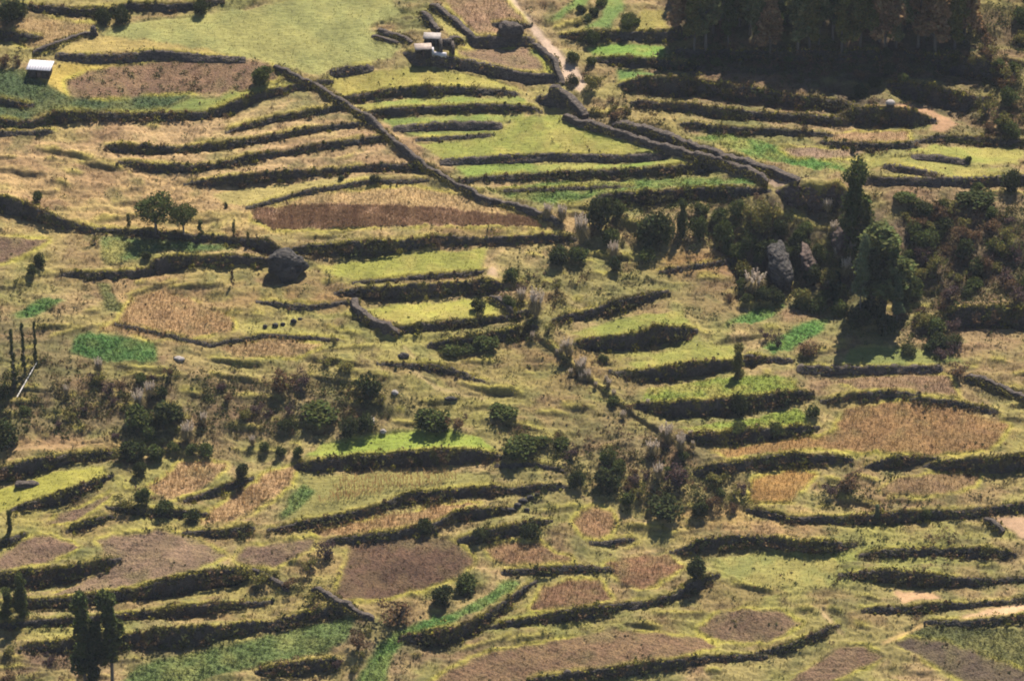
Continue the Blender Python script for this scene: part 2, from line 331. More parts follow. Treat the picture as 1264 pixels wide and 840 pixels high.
# fields: (name, label, type, colour, polygon)
G1=(140,142,82); TAN=(176,148,104); VIV=(76,112,54); YG=(146,142,72); BR=(122,99,82); OR=(170,136,96); LG=(118,134,58)
FIELDS = [
 ('path','thin pale path along the left above the bushy wall','path',(170,142,98),[(-10,551),(60,549),(128,546),(128,549),(60,553),(-10,556)]),
 ('path','faint trodden trail crossing the central slope','path',(160,142,96),[(500,425),(512,440),(508,456),(540,476),(600,492),(600,495),(538,479),(504,458),(508,441),(496,426)]),
 ('path','narrow worn trail beside the lower gully scrub','path',(158,138,92),[(640,598),(690,592),(740,622),(790,640),(850,652),(850,656),(788,644),(736,626),(690,596),(642,601)]),
 ('path','small pale track on the bank at the bottom right','path',(168,146,104),[(1018,752),(1030,765),(1044,782),(1041,784),(1026,768),(1012,756)]),
 ('meadow','large smooth green meadow above the diagonal wall','grass',G1,[(122,42),(160,28),(262,16),(340,5),(400,-10),(484,-10),(492,18),(458,32),(455,38),(497,55),(480,72),(415,85),(392,94),(335,76),(300,70),(240,58),(140,44)]),
 ('dry_field','tan dry plot at the left above the white shed','dry',(160,134,90),[(-10,22),(60,22),(118,30),(112,40),(85,46),(60,54),(42,62),(-10,38)]),
 ('dry_field','narrow yellowish strip between the meadow and the low wall','grass',(165,147,85),[(60,62),(130,44),(240,58),(300,71),(190,62),(70,67)]),
 ('weedy_field','reddish brown rough field below the low wall','soil',(122,96,72),[(78,118),(76,98),(112,86),(200,74),(330,76),(348,96),(300,112),(240,116),(100,122)]),
 ('grass_strip','bright yellow strip beside the white shed','grass',(168,148,72),[(50,96),(72,78),(200,73),(112,86),(82,100),(84,120),(74,118)]),
 ('potato_field','dark leafy potato field below the white shed','leafy',(74,92,54),[(-10,84),(30,84),(60,105),(85,120),(130,121),(235,113),(235,121),(190,140),(120,138),(60,138),(30,150),(-10,150)]),
 ('grass_strip','smooth light green strip on top of the dark wall','grass',(108,124,60),[(190,141),(240,121),(300,113),(375,98),(340,111),(280,127),(258,138)]),
 ('standing_crop_field','brown crop field with upright dry stems right of the round trees','dry',(158,126,98),[(310,258),(364,253),(460,252),(580,260),(655,268),(670,280),(547,279),(445,281),(337,285),(312,270)]),
 ('golden_field','golden stubble field above the brown upright crop','dry',(186,157,106),[(330,253),(420,236),(510,230),(560,240),(650,266),(580,260),(460,252),(364,253)]),
 ('grass_strip','pale yellow green strip under the lowest tan terrace wall','grass',(160,148,88),[(262,238),(340,228),(430,218),(515,215),(440,224),(377,234),(315,255),(275,254)]),
 ('terrace_field','olive yellow topmost terrace under the massive stone wall','grass',(143,139,66),[(398,98),(440,90),(500,82),(600,96),(648,112),(565,106),(514,105),(460,112),(422,122)]),
 ('terrace_field','green terrace strip under the topmost dark wall','grass',(124,138,64),[(436,131),(500,123),(560,120),(650,120),(652,130),(579,128),(525,131),(455,137)]),
 ('terrace_field','green terrace strip above the short straight wall','grass',(116,132,62),[(472,148),(500,145),(579,142),(650,140),(640,150),(579,150),(525,152),(485,157)]),
 ('terrace_field','small green terrace strip below the short straight wall','grass',(120,132,62),[(498,164),(540,161),(617,159),(612,164),(560,167),(522,171)]),
 ('terrace_field','broad olive terrace reaching the sunken lane','grass',(132,138,62),[(515,178),(600,170),(640,145),(690,142),(740,162),(800,178),(828,188),(770,191),(687,189),(595,193),(548,197)]),
 ('terrace_field','long green terrace between the two walls that reach the lane','grass',(120,138,60),[(560,205),(620,202),(770,201),(830,197),(880,199),(862,200),(780,207),(700,210),(600,219),(574,219)]),
 ('terrace_field','bright green lane-side strip above the thick dark wall','leafy',(98,124,58),[(596,232),(700,224),(800,221),(925,220),(937,229),(849,230),(787,234),(750,238),(700,252),(640,248)]),
 ('bare_mound','pale brown mound beside the top of the path','dry',(154,124,94),[(540,-10),(625,-10),(648,28),(640,45),(592,44),(566,20)]),
 ('fallow_plot','brown fallow plot enclosed by stone walls near the ruins','soil',(134,110,84),[(568,62),(650,57),(672,76),(670,92),(600,80),(566,74)]),
 ('grass_strip','sliver of green grass inside the wall by the pale path','grass',(96,118,50),[(652,58),(672,68),(684,88),(674,94),(668,78)]),
 ('grass_strip','olive strip between the slanting walls above the ruins','grass',(150,144,78),[(526,12),(534,6),(560,26),(582,46),(556,44),(540,30)]),
 ('green_plot','first narrow green strip beside the top of the path','grass',(108,132,62),[(672,26),(700,8),(712,-10),(735,-10),(726,4),(700,18),(680,28)]),
 ('green_plot','wider vivid green strip between two hedges at the top','grass',(110,134,66),[(722,36),(745,22),(750,-10),(775,-10),(768,14),(755,34)]),
 ('green_plot','yellow green plot beside the wood at the top','grass',(146,138,72),[(779,38),(792,11),(819,13),(827,36)]),
 ('green_plot','green plot between the two dark walls beside the wood','grass',(106,136,56),[(722,60),(760,54),(820,56),(822,72),(781,70),(742,70)]),
 ('green_plot','small vivid green corner above the shaded hedges','grass',(90,118,56),[(760,86),(800,90),(822,92),(790,94),(772,104),(762,100)]),
 ('green_plot','vivid green strip at the foot of the shaded terraces','leafy',(86,126,54),[(855,168),(900,164),(960,180),(1060,204),(1072,214),(1000,208),(930,193),(880,178)]),
 ('dry_plot','pinkish tan plot below the flat topped hedge block','dry',(162,132,94),[(1024,163),(1060,162),(1120,164),(1125,174),(1075,175),(1024,173)]),
 ('dry_plot','faded pink brown sliver above the vivid strip','dry',(148,124,100),[(958,184),(1010,182),(1076,184),(1060,194),(985,195)]),
 ('green_plot','yellow green field at the right edge under the curved wall','grass',(136,140,66),[(1118,184),(1160,178),(1182,180),(1262,184),(1258,202),(1200,202),(1160,192),(1126,191)]),
 ('green_plot','olive plot crossed by the short slanting wall','grass',(134,134,66),[(1075,196),(1124,194),(1195,205),(1250,208),(1200,218),(1150,214),(1095,202),(1062,214)]),
 ('path','tan track curling round the hedge block under the white hut','path',(160,128,94),[(1046,130),(1100,129),(1140,130),(1186,153),(1165,163),(1148,160),(1150,146),(1126,133)]),
 ('green_plot','small vivid plot shaded by the two round trees','leafy',(88,110,58),[(124,290),(150,291),(260,301),(292,304),(285,309),(210,309),(178,313),(168,322),(135,326),(124,316)]),
 ('green_plot','yellow green terrace right of the boulder','grass',(138,140,62),[(388,328),(440,322),(500,313),(602,305),(594,332),(490,341),(440,346),(402,338)]),
 ('green_plot','bright yellow green terrace with the curved wall','grass',(152,152,68),[(444,384),(500,375),(580,370),(600,372),(626,386),(579,391),(496,400),(470,394)]),
 ('potato_plot','vivid rounded green plot in the left middle','leafy',(76,114,54),[(85,434),(98,412),(130,412),(190,422),(197,446),(130,448)]),
 ('potato_plot','small vivid green sliver near the tall cacti','leafy',(78,120,56),[(16,389),(50,368),(79,368),(48,391),(20,394)]),
 ('potato_plot','dull green leaning strip beside the dry maize slope','leafy',(88,98,56),[(118,350),(134,350),(156,381),(150,387),(134,380)]),
 ('maize_field','rust tan patch of dry maize on the left middle slope','dry',(170,138,94),[(122,408),(150,392),(165,364),(200,358),(250,375),(292,397),(285,410),(230,416),(190,420),(150,410)]),
 ('maize_field','faint pinkish maize stubble right of the vivid rounded plot','dry',(166,138,94),[(268,428),(340,418),(402,424),(360,442),(290,440)]),
 ('ploughed_field','grey brown ploughed sliver at the left edge','soil',(112,90,70),[(-10,292),(64,294),(48,306),(-10,330)]),
 ('green_knoll','bright yellow green hump above the bushy dark wall','grass',(132,148,58),[(376,562),(400,549),(440,540),(500,532),(540,530),(588,536),(612,556),(565,551),(525,553),(458,559),(418,562)]),
 ('maize_terrace','olive terrace with a row of standing dry maize','grass',(132,128,70),[(350,642),(366,620),(380,588),(480,582),(606,584),(606,598),(539,603),(498,606),(460,620),(377,640)]),
 ('potato_plot','small dark green wedge at the end of the maize terrace','leafy',(92,116,58),[(348,640),(356,615),(374,598),(388,608),(372,626),(358,638)]),
 ('maize_plot','left one of the two rust tan dry maize plots','dry',(180,148,104),[(180,602),(222,572),(260,568),(284,572),(262,592),(236,608),(208,617)]),
 ('maize_plot','right longer slanting one of the two dry maize plots','dry',(178,146,102),[(244,648),(262,630),(300,605),(330,582),(368,575),(360,598),(325,622),(285,642)]),
 ('ploughed_field','large pale brown ploughed field in the lower left','soil',(130,108,84),[(118,664),(200,654),(240,664),(282,684),(245,703),(195,714),(110,732),(60,736),(112,712),(138,692)]),
 ('ploughed_field','ploughed triangle at the lower left edge','soil',(126,102,80),[(-10,690),(40,662),(66,660),(100,674),(66,692),(-10,706)]),
 ('ploughed_field','narrow brown ploughed sliver above the ploughed triangle','soil',(116,94,74),[(54,652),(72,636),(120,616),(146,606),(130,620),(92,642)]),
 ('ploughed_field','small ploughed plot between the pale and dark brown fields','soil',(118,96,76),[(290,690),(304,674),(392,664),(384,680),(334,700),(312,700)]),
 ('ploughed_field','large dark brown weedy field in the lower centre','soil',(104,80,60),[(414,738),(422,705),(430,670),(480,664),(540,660),(566,670),(589,692),(566,712),(472,742)]),
 ('maize_strip','narrow orange maize stubble strip above the dark brown field','dry',(164,132,88),[(380,656),(425,647),(470,638),(540,624),(600,618),(560,630),(538,645),(460,657),(400,662)]),
 ('brown_plot','reddish plot behind the straight wall in the lower centre','dry',(136,106,74),[(598,674),(660,667),(708,690),(700,696),(640,698),(612,694)]),
 ('brown_plot','small brown plot in front of the straight wall','dry',(124,94,66),[(656,752),(668,722),(700,716),(740,716),(757,740),(700,752)]),
 ('brown_plot','reddish brown plot inside the bright curved rim','dry',(136,102,72),[(748,694),(780,688),(822,683),(846,698),(792,730),(764,716)]),
 ('brown_plot','round orange plot with a bright grass collar','dry',(158,124,86),[(708,644),(716,630),(736,624),(758,632),(760,650),(745,664),(722,662)]),
 ('brown_plot','oval grey brown plot near the bottom right centre','soil',(116,94,70),[(856,776),(890,756),(930,750),(965,754),(990,770),(944,794),(890,790)]),
 ('stubble_field','wide brown stubble field along the bottom','soil',(126,100,72),[(525,845),(580,812),(620,800),(700,788),(760,776),(850,784),(892,797),(800,816),(728,825),(660,836),(620,850)]),
 ('ploughed_field','dark grey brown wedge in the bottom right corner','soil',(92,78,62),[(1103,792),(1120,784),(1160,790),(1280,832),(1280,850),(1210,850),(1150,820)]),
 ('potato_field','dull green crop wedge in the bottom right corner','leafy',(96,100,56),[(1112,776),(1160,770),(1280,782),(1280,830),(1160,790),(1124,783)]),
 ('brown_plot','rough brown patch below the grey scrub bank','soil',(124,100,76),[(1000,822),(1030,800),(1066,796),(1092,812),(1050,830),(1010,850),(960,850)]),
 ('weed_field','large orange weed field in the right middle','dry',(146,114,72),[(990,552),(1030,530),(1044,504),(1100,494),(1180,504),(1248,522),(1226,552),(1160,560),(1060,556)]),
 ('weed_field','small bright orange weed patch below the bushy bank','dry',(160,124,68),[(928,616),(932,590),(975,580),(1008,584),(990,606),(972,620)]),
 ('weed_field','orange fringe of weeds below the lowest gully wall','dry',(154,120,70),[(872,556),(930,549),(1000,538),(1020,546),(978,556),(900,564)]),
 ('weed_field','faded pink brown weeds between the banks near the right edge','dry',(140,114,78),[(1086,604),(1110,588),(1210,582),(1205,600),(1140,614)]),
 ('grass_strip','upper vivid green strip by the rough slope','leafy',(92,130,60),[(894,402),(930,380),(972,374),(958,388),(925,400)]),
 ('grass_strip','lower vivid green strip, slanting to a bright rim','leafy',(88,130,58),[(938,432),(980,404),(1030,388),(1018,406),(985,428),(955,436)]),
 ('dull_green_plot','dull green field above the straight bare wall','grass',(112,120,62),[(1036,448),(1052,430),(1110,428),(1172,434),(1190,448),(1110,451)]),
 ('fallow_plot','pinkish fallow strip below the straight bare wall','dry',(140,114,84),[(1025,470),(1060,464),(1170,462),(1185,490),(1120,482),(1060,480)]),
 ('path','pale curving track leaving the right edge','path',(196,164,122),[(1176,768),(1200,756),(1240,749),(1280,740),(1280,752),(1230,760),(1195,767)]),
 ('path','thin pale end of the curving track down the slope','path',(176,150,96),[(1110,782),(1140,768),(1176,764),(1176,768),(1142,772),(1112,786),(1090,796),(1088,792)]),
 ('path','pale track corner by the broken rubble wall at the right edge','path',(180,150,116),[(1226,638),(1280,636),(1280,668),(1256,660)]),
 ('path','pale tan bare patch above the low scrubby bank','path',(180,148,108),[(1104,728),(1156,730),(1162,738),(1110,744)]),
 ('path','whitish footpath from the top down to the lane','path',(190,168,142),[(620,-10),(634,-10),(644,12),(662,30),(668,44),(690,58),(700,76),(714,86),(722,106),(716,118),(708,108),(700,98),(692,92),(690,78),(678,66),(660,46),(654,32),(636,14)]),
 ('path','short pale footpath beside the curved wall terrace','path',(172,148,116),[(600,330),(608,326),(614,340),(616,356),(632,374),(626,374),(608,358),(602,344)]),
 ('path','worn surface of the sunken lane between its walls','path',(150,130,108),[(720,142),(754,156),(800,166),(850,184),(900,202),(940,214),(985,222),(1010,232),(960,232),(929,222),(875,204),(820,190),(770,172),(720,156)]),
 ('potato_field','green leafy plot in the bottom left corner','leafy',(96,114,60),[(146,845),(170,822),(240,804),(300,794),(337,782),(400,768),(442,758),(432,785),(400,805),(330,818),(230,845)]),
 ('green_strip','narrow winding vivid green strip in the lower centre','leafy',(84,120,56),[(436,850),(461,808),(480,783),(512,769),(552,759),(592,740),(622,716),(642,718),(630,730),(592,752),(552,770),(509,783),(490,803),(470,850)]),
 ('weedy_plot','bright green weedy flat below the wide stony wall','grass',(132,134,72),[(880,688),(960,686),(1030,688),(1040,706),(1020,724),(930,722),(896,706)]),
 ('grass_ledge','yellow green ledge at the left edge under the bushy wall','grass',(148,146,62),[(-10,610),(40,590),(90,577),(131,574),(131,586),(94,599),(67,607),(25,621),(-10,640)]),
 ('terrace_field','yellow green weed terrace right of the gully','leafy',(120,134,52),[(800,480),(860,470),(930,462),(985,466),(985,480),(921,488),(835,494),(796,496)]),
 ('terrace_field','second weedy green terrace right of the gully','leafy',(128,144,56),[(840,528),(880,522),(930,516),(985,503),(995,512),(998,524),(924,527),(889,532),(846,532)]),
 ('green_plot','grassy terrace between the slanting wall and the shrub wall','grass',(126,132,58),[(705,412),(740,400),(800,386),(842,384),(850,400),(800,402),(780,411),(724,417)]),
 ('green_plot','grassy terrace above the dark smooth wall','grass',(132,134,62),[(775,450),(820,438),(880,425),(915,424),(905,442),(862,444),(830,449),(790,456)]),
]
# soft patches of the unfarmed slope: (x, y, rx, ry, colour, weight)
BLOBS = [
 (70,200,150,60,(164,136,92),1.0),(250,190,220,50,(174,147,104),1.4),(430,190,110,40,(176,150,106),1.3),(150,240,160,34,(176,148,96),1.2),(450,235,140,28,(170,146,98),1.0),
 (300,275,150,14,(172,148,90),1),(600,275,100,12,(160,130,80),1),(60,320,80,26,(150,134,82),1),(90,390,60,40,(150,130,88),1),(190,380,90,40,(164,136,90),1),
 (330,350,120,24,(130,108,68),.9),(370,372,60,10,(140,100,66),1.2),(400,400,120,22,(148,144,74),1.1),(480,440,160,30,(142,134,72),1.1),(560,490,160,34,(136,124,72),1.1),
 (680,450,60,22,(116,82,58),1.6),(760,500,50,26,(118,98,66),1.3),(850,560,50,20,(124,104,72),1.2),(620,430,50,20,(124,104,66),1),(640,480,120,50,(134,122,68),1),(300,450,150,24,(146,130,80),1),(100,490,120,50,(112,100,66),1.1),(330,500,140,34,(110,96,68),1.0),
 (90,548,120,8,(168,136,90),1.2),(420,520,60,30,(118,106,70),.9),(620,520,100,20,(126,122,66),.9),(770,540,60,30,(112,102,66),1),(830,500,20,20,(140,120,84),.8),
 (760,350,90,40,(126,122,66),1),(860,325,60,14,(146,108,66),1.1),(880,370,70,24,(136,116,74),1),(820,430,80,20,(132,134,62),1),(720,340,60,20,(120,112,64),1),
 (750,110,50,50,(136,120,76),1.2),(800,165,40,20,(150,136,74),1),(640,20,30,30,(150,126,92),1),(470,60,50,20,(140,126,80),.9),(560,120,60,30,(132,132,66),.6),
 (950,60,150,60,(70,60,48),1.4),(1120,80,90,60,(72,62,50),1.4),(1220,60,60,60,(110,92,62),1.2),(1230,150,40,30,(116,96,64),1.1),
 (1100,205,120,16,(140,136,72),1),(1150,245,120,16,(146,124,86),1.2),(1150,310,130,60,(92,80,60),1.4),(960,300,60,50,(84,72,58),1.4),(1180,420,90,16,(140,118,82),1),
 (1050,410,60,20,(122,120,68),1),(1230,470,50,30,(142,124,78),1),(1080,475,110,16,(140,114,82),1),(1240,545,40,26,(140,134,70),1),(1020,570,60,20,(146,130,80),.9),
 (1150,605,120,26,(138,116,76),1),(1120,660,140,18,(142,138,72),1.1),(900,640,120,14,(166,140,84),1.3),(960,655,60,10,(160,126,86),1),(1000,700,120,26,(134,142,64),1),
 (1080,740,100,26,(134,120,76),1),(980,740,80,24,(138,136,66),.9),(1040,780,90,24,(140,130,74),1),(1130,700,120,14,(130,128,68),1),(850,740,60,40,(134,128,70),.9),
 (760,775,120,14,(130,126,64),1),(640,760,50,24,(130,134,60),1),(690,640,60,24,(126,124,64),1),(820,650,60,16,(146,136,72),1),(560,800,80,26,(112,98,66),1),
 (400,700,50,40,(150,128,80),.9),(500,750,80,14,(146,124,80),1),(460,780,50,24,(112,92,72),1),(300,740,160,24,(142,132,72),1),(60,780,90,14,(146,138,72),1),
 (60,820,70,24,(118,94,74),1),(200,640,120,20,(136,126,70),1),(120,600,90,24,(130,122,66),1),(60,640,60,20,(150,140,72),1),(230,660,120,8,(160,146,78),1),
 (640,600,80,20,(132,124,70),1),(700,600,60,20,(130,118,72),1),(740,690,30,30,(132,126,70),1),(480,600,120,12,(140,134,72),1),(30,290,60,8,(160,144,86),1),
 (440,340,90,20,(136,132,66),.8),(270,330,110,10,(150,142,78),.8),(1160,540,90,20,(150,114,72),1.2),(20,350,60,14,(134,130,70),1),(20,430,50,40,(104,98,60),1.2),
]
WILD = [(146,134,80),(166,142,98),(120,118,66),(112,92,66)]
# ------------------------------------------------------------ terrain
def ray(u, v):
    d = FWD[None] + ((u - PW / 2) / FPX)[:, None] * np.array([[1.0, 0, 0]]) + ((PH / 2 - v) / FPX)[:, None] * UPV[None]
    t = (CAMP[1] * math.tan(SLOPE) - CAMP[2]) / (d[:, 2] - d[:, 1] * math.tan(SLOPE))
    return CAMP[None] + d * t[:, None]
def project(X, Y, Z):
    dx = X - CAMP[0]; dy = Y - CAMP[1]; dz = Z - CAMP[2]
    w = dy * FWD[1] + dz * FWD[2]
    return PW / 2 + FPX * dx / w, PH / 2 - FPX * (dy * UPV[1] + dz * UPV[2]) / w, w
def axis(lo, hi, step, far_lo, far_hi):
    c = list(np.arange(lo, hi + step, step)); s = step; a = c[0]; left = []
    while a > far_lo: s *= 1.25; a -= s; left.append(a)
    s = step; a = c[-1]; right = []
    while a < far_hi: s *= 1.25; a += s; right.append(a)
    return np.array(left[::-1] + c + right)
UA = axis(-60, 1324, 1.6, -2600, 3900)
VA = axis(-60, 905, 1.25, -900, 2200)
NU, NV = len(UA), len(VA)
U, Vv = np.meshgrid(UA, VA, indexing='ij')
# broad relief M(u, v), in picture units of height
def line_at(pts, k, xs): return np.interp(xs, [p[0] for p in pts], [p[k] for p in pts])
def cover(pts, xs, fade):
    a, b = pts[0][0], pts[-1][0]
    w = np.clip((xs - a) / fade, 0, 1) * np.clip((b - xs) / fade, 0, 1)
    if a < 0: w = np.where(xs < (a + b) / 2, 1.0, w)
    if b > 1264: w = np.where(xs > (a + b) / 2, np.clip((xs - a) / fade, 0, 1), w)
    if a < 0: w = w * np.clip((xs + 400) / 300, 0, 1)
    if b > 1264: w = w * np.clip((1700 - xs) / 300, 0, 1)
    return w
Mx = 13 * (fbm(U / 170, Vv / 120, 3, 3) - 0.5) + 7 * (fbm(U / 70 - Vv / 160, Vv / 60, 6, 2) - 0.5)
for pts, frac in SCARPS:
    t = line_at(pts, 1, UA); f = line_at(pts, 2, UA); c = ((t + f) / 2)[:, None]
    h = ((f - t) * frac * cover(pts, UA, 40))[:, None]; r = ((f - t) * (1 - frac) / 2)[:, None] + 1; L = 120.0
    d = Vv - c
    Mx += np.where(np.abs(d) <= r, -h / 2 * d / r, -h / 2 * np.sign(d) * np.clip(1 - (np.abs(d) - r) / L, 0, 1))
def inv_macro(col, v):
    s = VA - Mx[col]; s = np.maximum.accumulate(s)
    return np.interp(v, s, VA)
wl = []
rl = np.random.default_rng(2024); LEDGES = []
polys = [f[4] for f in FIELDS]
for _ in range(2600):
    x, y = rl.uniform(-40, 1300), rl.uniform(0, 860); ln = rl.uniform(22, 95); sl_ = rl.normal(0, 0.10) + 0.10 * math.sin(x / 170 + y / 90)
    hh = rl.uniform(1.8, 5.2) * (1 if ln > 40 else 0.8); xs_ = np.linspace(x, x + ln, 7); ys_ = y + sl_ * (xs_ - x) + rl.normal(0, 1.6, 7).cumsum() * 0.5
    bad = (x > 1040 and 240 < y < 370) or (820 < x < 1200 and y < 60)
    for q in polys:
        if bad: break
        bad = bool(inpoly(xs_, ys_, q).any())
    if bad: continue
    for _, _, wp in WALLS:
        yy = np.interp(xs_, [a[0] for a in wp], [(a[1] + a[2]) / 2 for a in wp], left=-999, right=-999); th = 6 + np.interp(xs_, [a[0] for a in wp], [(a[2] - a[1]) / 2 for a in wp])
        if (np.abs(yy - ys_) < th).any(): bad = True; break
    if bad: continue
    if any(abs(a[2] - y) < 9 and a[0] < x + ln and a[1] > x for a in LEDGES): continue
    LEDGES.append((x, x + ln, y, [(a, b - hh / 2, b + hh / 2) for a, b in zip(xs_, ys_)]))
    if len(LEDGES) > 270: break
for label, kind, pts in WALLS + [('', 'n', l[3]) for l in LEDGES]:
    if kind != 'n':
        e = 16 if kind in 'hg' else 5; pts = [(pts[0][0] - e, pts[0][1] + (pts[0][1] - pts[1][1]) * e / (pts[1][0] - pts[0][0]), pts[0][2] + (pts[0][2] - pts[1][2]) * e / (pts[1][0] - pts[0][0]))] + list(pts) + [(pts[-1][0] + e, pts[-1][1] + (pts[-1][1] - pts[-2][1]) * e / (pts[-1][0] - pts[-2][0]), pts[-1][2] + (pts[-1][2] - pts[-2][2]) * e / (pts[-1][0] - pts[-2][0]))]
        pts = [(a, min(b, (b + c) / 2 - 1), max(c, (b + c) / 2 + 1)) for a, b, c in pts]
    xs = UA; i0 = np.searchsorted(xs, pts[0][0]); i1 = np.searchsorted(xs, pts[-1][0])
    idx = np.arange(i0, i1)
    top = line_at(pts, 1, xs[idx]); bot = line_at(pts, 2, xs[idx])
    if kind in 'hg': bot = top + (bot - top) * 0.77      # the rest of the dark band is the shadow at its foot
    wob = (fbm(xs[idx] / 14, xs[idx] * 0 + len(wl) * 3.3, 2, 3) - 0.5)
    cc = (top + bot) / 2 + wob * (2.6 if kind != 's' else 1.2)
    vc = np.array([inv_macro(i, v) for i, v in zip(idx, cc)])
    fade = np.clip(np.minimum(np.arange(len(idx)) + 1, len(idx) - np.arange(len(idx))) / (12.0 if kind != 's' else 6.0), 0, 1) ** 0.8
    fade = fade * (1 if kind == 's' else 0.78 + 0.44 * fbm(xs[idx] / 26, xs[idx] * 0 + 5.1 * len(wl), 6, 3))
    if pts[0][0] < 0: fade[:12] = 1
    if pts[-1][0] > 1264: fade[-12:] = 1
    wl.append(dict(label=label, kind=kind, idx=idx, vc=vc, tk=(bot - top) * fade * (0.92 if kind != 'g' else 0.8)))
# spacing to the next wall above / below, per column
K = len(wl); VC = np.full((K, NU), np.nan); TK = np.zeros((K, NU))
for k, w in enumerate(wl): VC[k, w['idx']] = w['vc']; TK[k, w['idx']] = w['tk']
def smooth_gap(g, idx):
    g = g.copy(); n = len(g); r = 9; pad = np.concatenate([np.full(r, g[0]), g, np.full(r, g[-1])])
    ker = np.hanning(2 * r + 1); ker /= ker.sum(); return np.convolve(pad, ker, 'valid')
DISP = Mx.copy()
for k, w in enumerate(wl):
    idx = w['idx']
    with np.errstate(invalid='ignore'):
        D = VC[:, idx] - w['vc'][None]
        up = np.where((D < -3), -D, 1e9).min(axis=0, initial=1e9, where=~np.isnan(D)); dn = np.where((D > 3), D, 1e9).min(axis=0, initial=1e9, where=~np.isnan(D))
    Lu = smooth_gap(np.minimum(up * 0.9, 48), idx)[:, None]; Ld = smooth_gap(np.minimum(dn * 0.9, 40), idx)[:, None]
    d = Vv[idx] - w['vc'][:, None]; h = w['tk'][:, None] / 2; r = 1.1
    DISP[idx] += np.where(np.abs(d) <= r, -h * d / r, np.where(d < 0, h * np.clip(1 - (-d - r) / Lu, 0, 1), -h * np.clip(1 - (d - r) / Ld, 0, 1)))
B = ray(U.ravel(), Vv.ravel())
GX = B[:, 0].reshape(NU, NV); GY = B[:, 1].reshape(NU, NV)
_, _, W0 = project(GX, GY, B[:, 2].reshape(NU, NV))
GZ = B[:, 2].reshape(NU, NV) + DISP * W0 / (FPX * math.cos(PITCH))
SU, SV, SW = project(GX, GY, GZ)
# field map on the hillside
jx = 12 * (fbm(SU / 16, SV / 12, 1, 5) - 0.5); jy = 8 * (fbm(SU / 18, SV / 10, 5, 5) - 0.5)
FID = np.full((NU, NV), -1)
PU, PV = SU + jx, SV + jy
for i, (nm, lb, ty, cl, poly) in enumerate(FIELDS):
    xs = [p[0] for p in poly]; ys = [p[1] for p in poly]
    m = (PU > min(xs)) & (PU < max(xs)) & (PV > min(ys)) & (PV < max(ys))
    ii = np.nonzero(m); k = inpoly(PU[ii], PV[ii], poly); FID[ii[0][k], ii[1][k]] = i
# colours: unfarmed slope
n1 = fbm(GX / 14, GY / 14, 1, 4); n2 = fbm(GX / 5, GY / 4, 2, 4); n3 = fbm(GX / 1.7, GY / 1.7, 4, 3)
wc = [alb(c) for c in WILD]
def mixc(a, b, t): return a * (1 - t[..., None]) + b * t[..., None]
sm = lambda x, a, b: np.clip((x - a) / (b - a), 0, 1)
COL = mixc(np.broadcast_to(wc[0], (NU, NV, 3)), wc[2], sm(n1, 0.45, 0.62))
COL = mixc(COL, wc[1], sm(n2, 0.48, 0.66) * 0.9)
acc = np.zeros((NU, NV, 3)); wt = np.zeros((NU, NV))
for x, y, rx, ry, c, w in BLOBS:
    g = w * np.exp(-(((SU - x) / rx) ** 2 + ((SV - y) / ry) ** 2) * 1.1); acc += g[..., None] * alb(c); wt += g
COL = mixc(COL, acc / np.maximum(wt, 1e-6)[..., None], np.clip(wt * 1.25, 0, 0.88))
COL = mixc(COL, wc[3], sm(n3 * 0.6 + n2 * 0.4, 0.56, 0.68) * 0.55)
COL = mixc(COL, alb((148, 146, 72)), sm(fbm(GX / 6, GY / 3, 6, 4), 0.56, 0.7) * 0.38)
COL = mixc(COL, alb((126, 98, 70)), sm(fbm(GX / 7, GY / 3, 3, 4), 0.55, 0.68) * 0.5)
COL = mixc(COL, alb((92, 96, 52)), sm(fbm(GX / 3, GY / 2.2, 7, 4), 0.57, 0.68) * 0.55)
for i, (nm, lb, ty, cl, poly) in enumerate(FIELDS):
    m = FID == i
    c = alb(cl) * (0.84 + 0.32 * n2[m] + 0.0)[:, None]
    if ty in ('grass', 'leafy'):
        t = sm(n1[m] * 0.3 + n2[m] * 0.4 + n3[m] * 0.3, 0.46, 0.62) * (0.6 if nm in ('terrace_field', 'green_plot', 'weedy_plot') else 0.25); c = c * (1 - t[:, None]) + alb((160, 145, 78)) * t[:, None]
    if ty in ('soil', 'dry'):
        t = sm(n2[m] * 0.5 + n3[m] * 0.5, 0.55, 0.7) * 0.45; c = c * (1 - t[:, None]) + alb((122, 116, 70)) * t[:, None]; t = sm(fbm(GX[m] / 2.6, GY[m] / 1.8, 7, 3), 0.5, 0.62) * 0.5; c = c * (1 - t[:, None]) + c * np.array([0.62, 0.62, 0.66]) * t[:, None]
    COL[m] = c
# grassy rims on top of the terrace walls (a different, fresher grass grows there)
MK = np.zeros((NU, NV))
for i, f in enumerate(FIELDS):
    if f[2] in ('soil', 'dry'): MK[FID == i] = 1
M0 = MK.copy()
for _ in range(12): MK[1:-1, 1:-1] = (MK[:-2, 1:-1] + MK[2:, 1:-1] + MK[1:-1, :-2] + MK[1:-1, 2:] + MK[1:-1, 1:-1]) / 5
ring = np.clip(MK * 6 - 0.3, 0, 1) * (M0 < 0.5) * sm(fbm(SU / 25, SV / 18, 6, 2), 0.25, 0.5)
COL = mixc(COL, alb((176, 170, 66)), ring * 0.85)
COL = mixc(COL, alb((138, 128, 72)), M0 * np.clip(1.15 - MK, 0, 1) * sm(fbm(GX / 1.5, GY / 1.1, 5, 3), 0.42, 0.58) * 0.8)
EDGE = np.zeros((NU, NV)); BANK = np.zeros((NU, NV))
